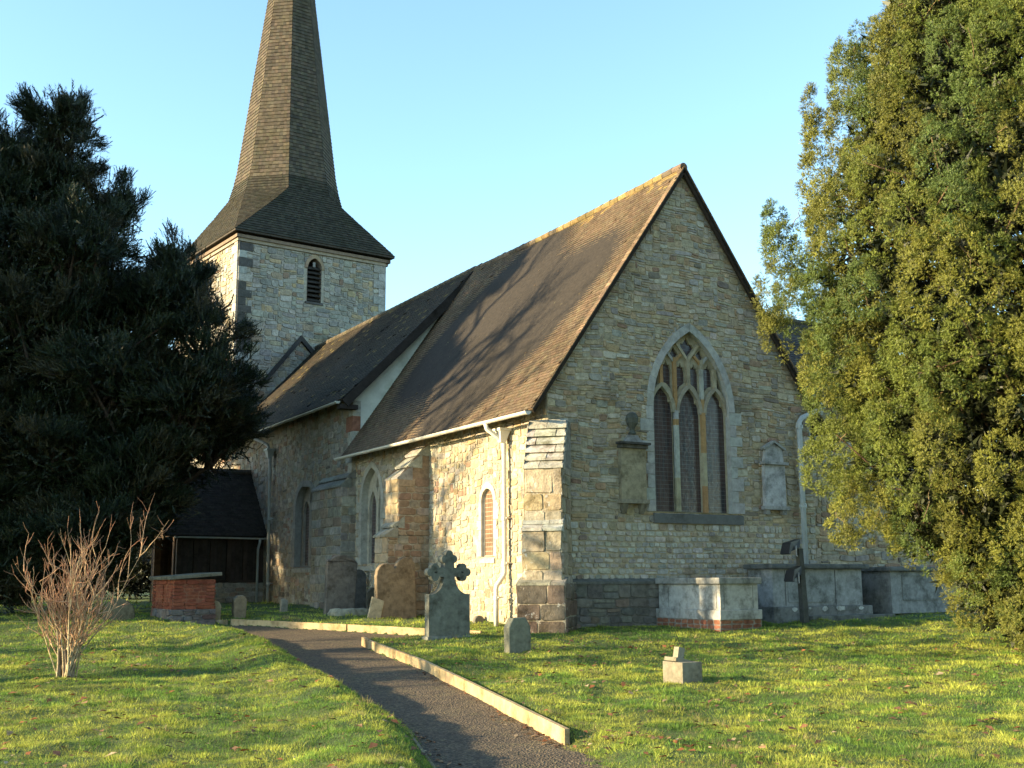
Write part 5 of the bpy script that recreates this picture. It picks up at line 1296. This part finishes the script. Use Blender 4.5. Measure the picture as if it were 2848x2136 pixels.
for k in range(25):
    az = r.uniform(0, 2 * PI); sp0 = r.uniform(0, .13)
    lat = r.normal(.04, .12); dep = r.normal(0, .16)
    b = np.array([shx, shy, shz - .05]) + RT3 * math.cos(az) * sp0 + FW3 * math.sin(az) * sp0
    shoot(b, RT3 * lat + FW3 * dep + np.array([0, 0, 1.]) , r.uniform(.9, 1.75) * (1 - .25 * abs(lat)), r.uniform(.010, .02), 0, mb)
for lat, L in ((.55, 1.9), (.38, 1.4), (.22, 1.35), (-.24, 1.15), (.1, 1.75), (-.1, 1.45)):
    shoot(np.array([shx, shy, shz]) , RT3 * lat + FW3 * r.normal(0, .1) + np.array([0, 0, .95]), L, .014, 0, mb)
for k in range(5):
    p = np.array([shx, shy, shz - .1]) + RT3 * r.uniform(-.1, .12) + FW3 * r.uniform(-.08, .08); mb.tube([tuple(p), tuple(p + RT3 * r.normal(0, .05) + [0, 0, .45])], [.04, .02], (.20, .15, .10), 6, False)
st = mb.build("stems", BARK, shrub, smooth=True); tw_.build("twigs", BARK, shrub, smooth=True)

# ------------------------------------------------------------------ grass
r = np.random.default_rng(8)
def ok_ground(x, y):
    d, left = path_sd(x, y)
    m = (d > np.where(left, -.04 + .14 * (lnoise(x, y, 6, 2, 3.0) - .5), np.where(y < -9.2, -.10 + .3 * (lnoise(x, y, 6, 2, 3.0) - .3), .05)))
    m &= ~((x > -.02) & (y > -.12)) & ~((x > -.45) & (y > -.5) & (x < .6) & (y < .6) & (x - y > -.9)) & ~((x > -1.06) & (x < .1) & (y > 5.2) & (y < 5.95)) & ~((x > NX) & (y > 9.6)) & ~((x > 2.4) & (x < 3.45) & (y > -2.1)) & ~((x > 4.74) & (x < 7.6) & (y > -.98)) & ~((x > -5.5) & (x < -4.5) & (y > 6.55) & (y < 8.45)) & ~((x > -2.85) & (y > 16.95))
    m &= ~((np.abs(x + 2.44) < .15) & (np.abs(y + 7.1) < .2))
    return m
B_v, B_c = [], []
for s0, s1, tuft, nbl, hh, ww, rad in ((7.6, 10, 110, 46, .042, .0046, .085), (10, 12.5, 95, 40, .044, .0056, .09), (12.5, 15.5, 75, 34, .046, .0072, .10), (15.5, 19, 52, 28, .048, .0095, .115), (19, 23, 28, 24, .05, .013, .135), (23, 30, 15, 20, .055, .019, .16), (30, 42, 4, 18, .07, .036, .25)):
    area = (s1 - s0) * (s0 + s1) * .5 * 1.18; nt_ = int(tuft * area)
    s = np.sqrt(r.uniform(s0 ** 2, s1 ** 2, nt_)); l = r.uniform(-.52, .66, nt_) * s
    tx, ty = w_of(s, l)
    pn = lnoise(tx, ty, 12, 3, 2.2); pf = np.clip((lnoise(tx, ty, 13, 3, 4.2) - .5) * 1.9 + .5, 0, 1)
    th = (.5 + .9 * pf) * r.uniform(.6, 1.45, nt_); tb = r.uniform(.55, 1.35, nt_)
    t1 = np.clip((pn - .33) * 3.4 + r.normal(0, .22, nt_), 0, 1)[:, None]
    cA = np.array([[.135, .235, .034]]); cB = np.array([[.41, .43, .068]])
    tc0 = (cA * (1 - t1) + cB * t1) * tb[:, None]
    tc0 = np.where(r.random((nt_, 1)) < .05, np.array([[.30, .24, .11]]), tc0)
    n = nt_ * nbl; k = np.repeat(np.arange(nt_), nbl)
    rr = rad * np.sqrt(r.random(n)); aa = r.uniform(0, 2 * PI, n)
    x = tx[k] + rr * np.cos(aa); y = ty[k] + rr * np.sin(aa)
    m = ok_ground(x, y); x, y, k, rr, aa = x[m], y[m], k[m], rr[m], aa[m]; n = len(x)
    z = gz(x, y) - .006
    h = hh * th[k] * (1.15 - .7 * rr / rad) * r.uniform(.6, 1.3, n); lean = h * (.25 + .9 * rr / rad) * r.uniform(.5, 1.3, n)
    az = r.uniform(0, 2 * PI, n)
    wv = np.stack([np.cos(az), np.sin(az), np.zeros(n)], 1) * (ww * r.uniform(.6, 1.3, n) / 2)[:, None]
    la = aa + r.normal(0, .6, n); tip = np.stack([x + np.cos(la) * lean, y + np.sin(la) * lean, z + h], 1); b = np.stack([x, y, z], 1)
    B_v.append(np.stack([b - wv, b + wv, tip], 1))
    B_c.append(tc0[k] * r.uniform(.75, 1.25, (n, 1)))
for s0, s1, dens, hh, ww in ((7.6, 10, 4200, .020, .0045), (10, 12.5, 3200, .022, .0055), (12.5, 15.5, 2200, .024, .007), (15.5, 19, 1300, .026, .0095), (19, 24, 700, .03, .0135)):
    area = (s1 - s0) * (s0 + s1) * .5 * 1.18; n = int(dens * area)
    s = np.sqrt(r.uniform(s0 ** 2, s1 ** 2, n)); l = r.uniform(-.52, .66, n) * s; x, y = w_of(s, l); m = ok_ground(x, y); x, y = x[m], y[m]; n = len(x)
    pn = lnoise(x, y, 12, 3, 2.2); z = gz(x, y) - .004; az = r.uniform(0, 2 * PI, n); h = hh * r.uniform(.5, 1.4, n); la = r.uniform(0, 2 * PI, n); lean = h * r.uniform(.3, 1.3, n)
    wv = np.stack([np.cos(az), np.sin(az), np.zeros(n)], 1) * (ww * r.uniform(.6, 1.3, n) / 2)[:, None]
    b = np.stack([x, y, z], 1); tip = np.stack([x + np.cos(la) * lean, y + np.sin(la) * lean, z + h], 1)
    t1 = np.clip((pn - .42) * 4.0, 0, 1)[:, None]
    col = np.array([[.085, .165, .028]]) * (1 - t1) + np.array([[.26, .29, .05]]) * t1
    col = np.where(r.random((n, 1)) < .12, np.array([[.20, .15, .07]]), col) * r.uniform(.45, 1.5, (n, 1))
    B_v.append(np.stack([b - wv, b + wv, tip], 1)); B_c.append(col)
o = tri_mesh("grass", np.concatenate(B_v), np.concatenate(B_c), GRASSM); tag(o, "short winter grass covering the churchyard lawn", "grass", kind="stuff")

# ------------------------------------------------------------------ fallen leaves
L_v, L_c = [], []
LC = np.array([[.24, .11, .05], [.30, .18, .09], [.18, .09, .05], [.38, .28, .17], [.13, .07, .045], [.32, .12, .045]])
def scatter(x, y, size, onpath=False):
    for xx, yy in zip(x, y):
        d, lf_ = path_sd(np.array([xx]), np.array([yy]))
        zz = gpt(xx, yy) + (.02 if d[0] < 0 else .028)
        a = random.uniform(0, 2 * PI); sz = size * random.uniform(.5, 1.3); u = V(math.cos(a), math.sin(a), random.uniform(-.35, .35)) * sz; w = V(-math.sin(a), math.cos(a), random.uniform(-.35, .35)) * sz * .62
        c = V(xx, yy, zz); up = ez * sz * .25
        q = [c - u, c - u * .2 - w + up, c + u, c - u * .2 + w + up * random.uniform(.2, 1.2)]
        L_v.append([p[:] for p in q]); L_c.append(LC[random.randrange(6)] * random.uniform(.6, 1.2))
n = 1700; s = np.sqrt(r.uniform(8.5 ** 2, 20 ** 2, n)); l = r.uniform(-.48, .48, n) * s; x, y = w_of(s, l)
m = ok_ground(x, y) & (lnoise(x, y, 15, 2, .9) > .44 - .3 * (s < 13)); scatter(x[m], y[m], .045)
t_ = r.uniform(0, 1, 170); ex_ = np.interp(t_, [0, .45, 1], [-5.0, -5.5, -4.9]) + r.normal(0, .1, 170); ey_ = np.interp(t_, [0, .45, 1], [-7.0, -9.2, -10.6]) + r.normal(0, .14, 170)
scatter(ex_ - .12 * (t_ < .45), ey_, .03)
n = 60; t_ = r.uniform(0, 1, n); scatter(-4.2 - 1.15 * t_ + r.normal(0, .03, n) - .1, -3.2 - 5.7 * t_, .026)
n = 60; scatter(r.normal(-.75, .3, n), r.normal(5.15, .12, n), .035)
a0 = r.uniform(0, 2 * PI, 50); rr = np.abs(r.normal(.45, .3, 50)); scatter(shx + rr * np.cos(a0) * 1.5, shy + rr * np.sin(a0), .034)
n = 50; t_ = r.uniform(0, 1, n); scatter(-7.1 + .5 * t_ + r.normal(.12, .08, n), -9.6 + 1.8 * t_, .028)
o = tri_mesh("fallen_leaves", np.array(L_v), np.array(L_c), DEADL, k=4); tag(o, "scattered brown fallen leaves on the lawn and along the path edge", "fallen leaves", kind="stuff")
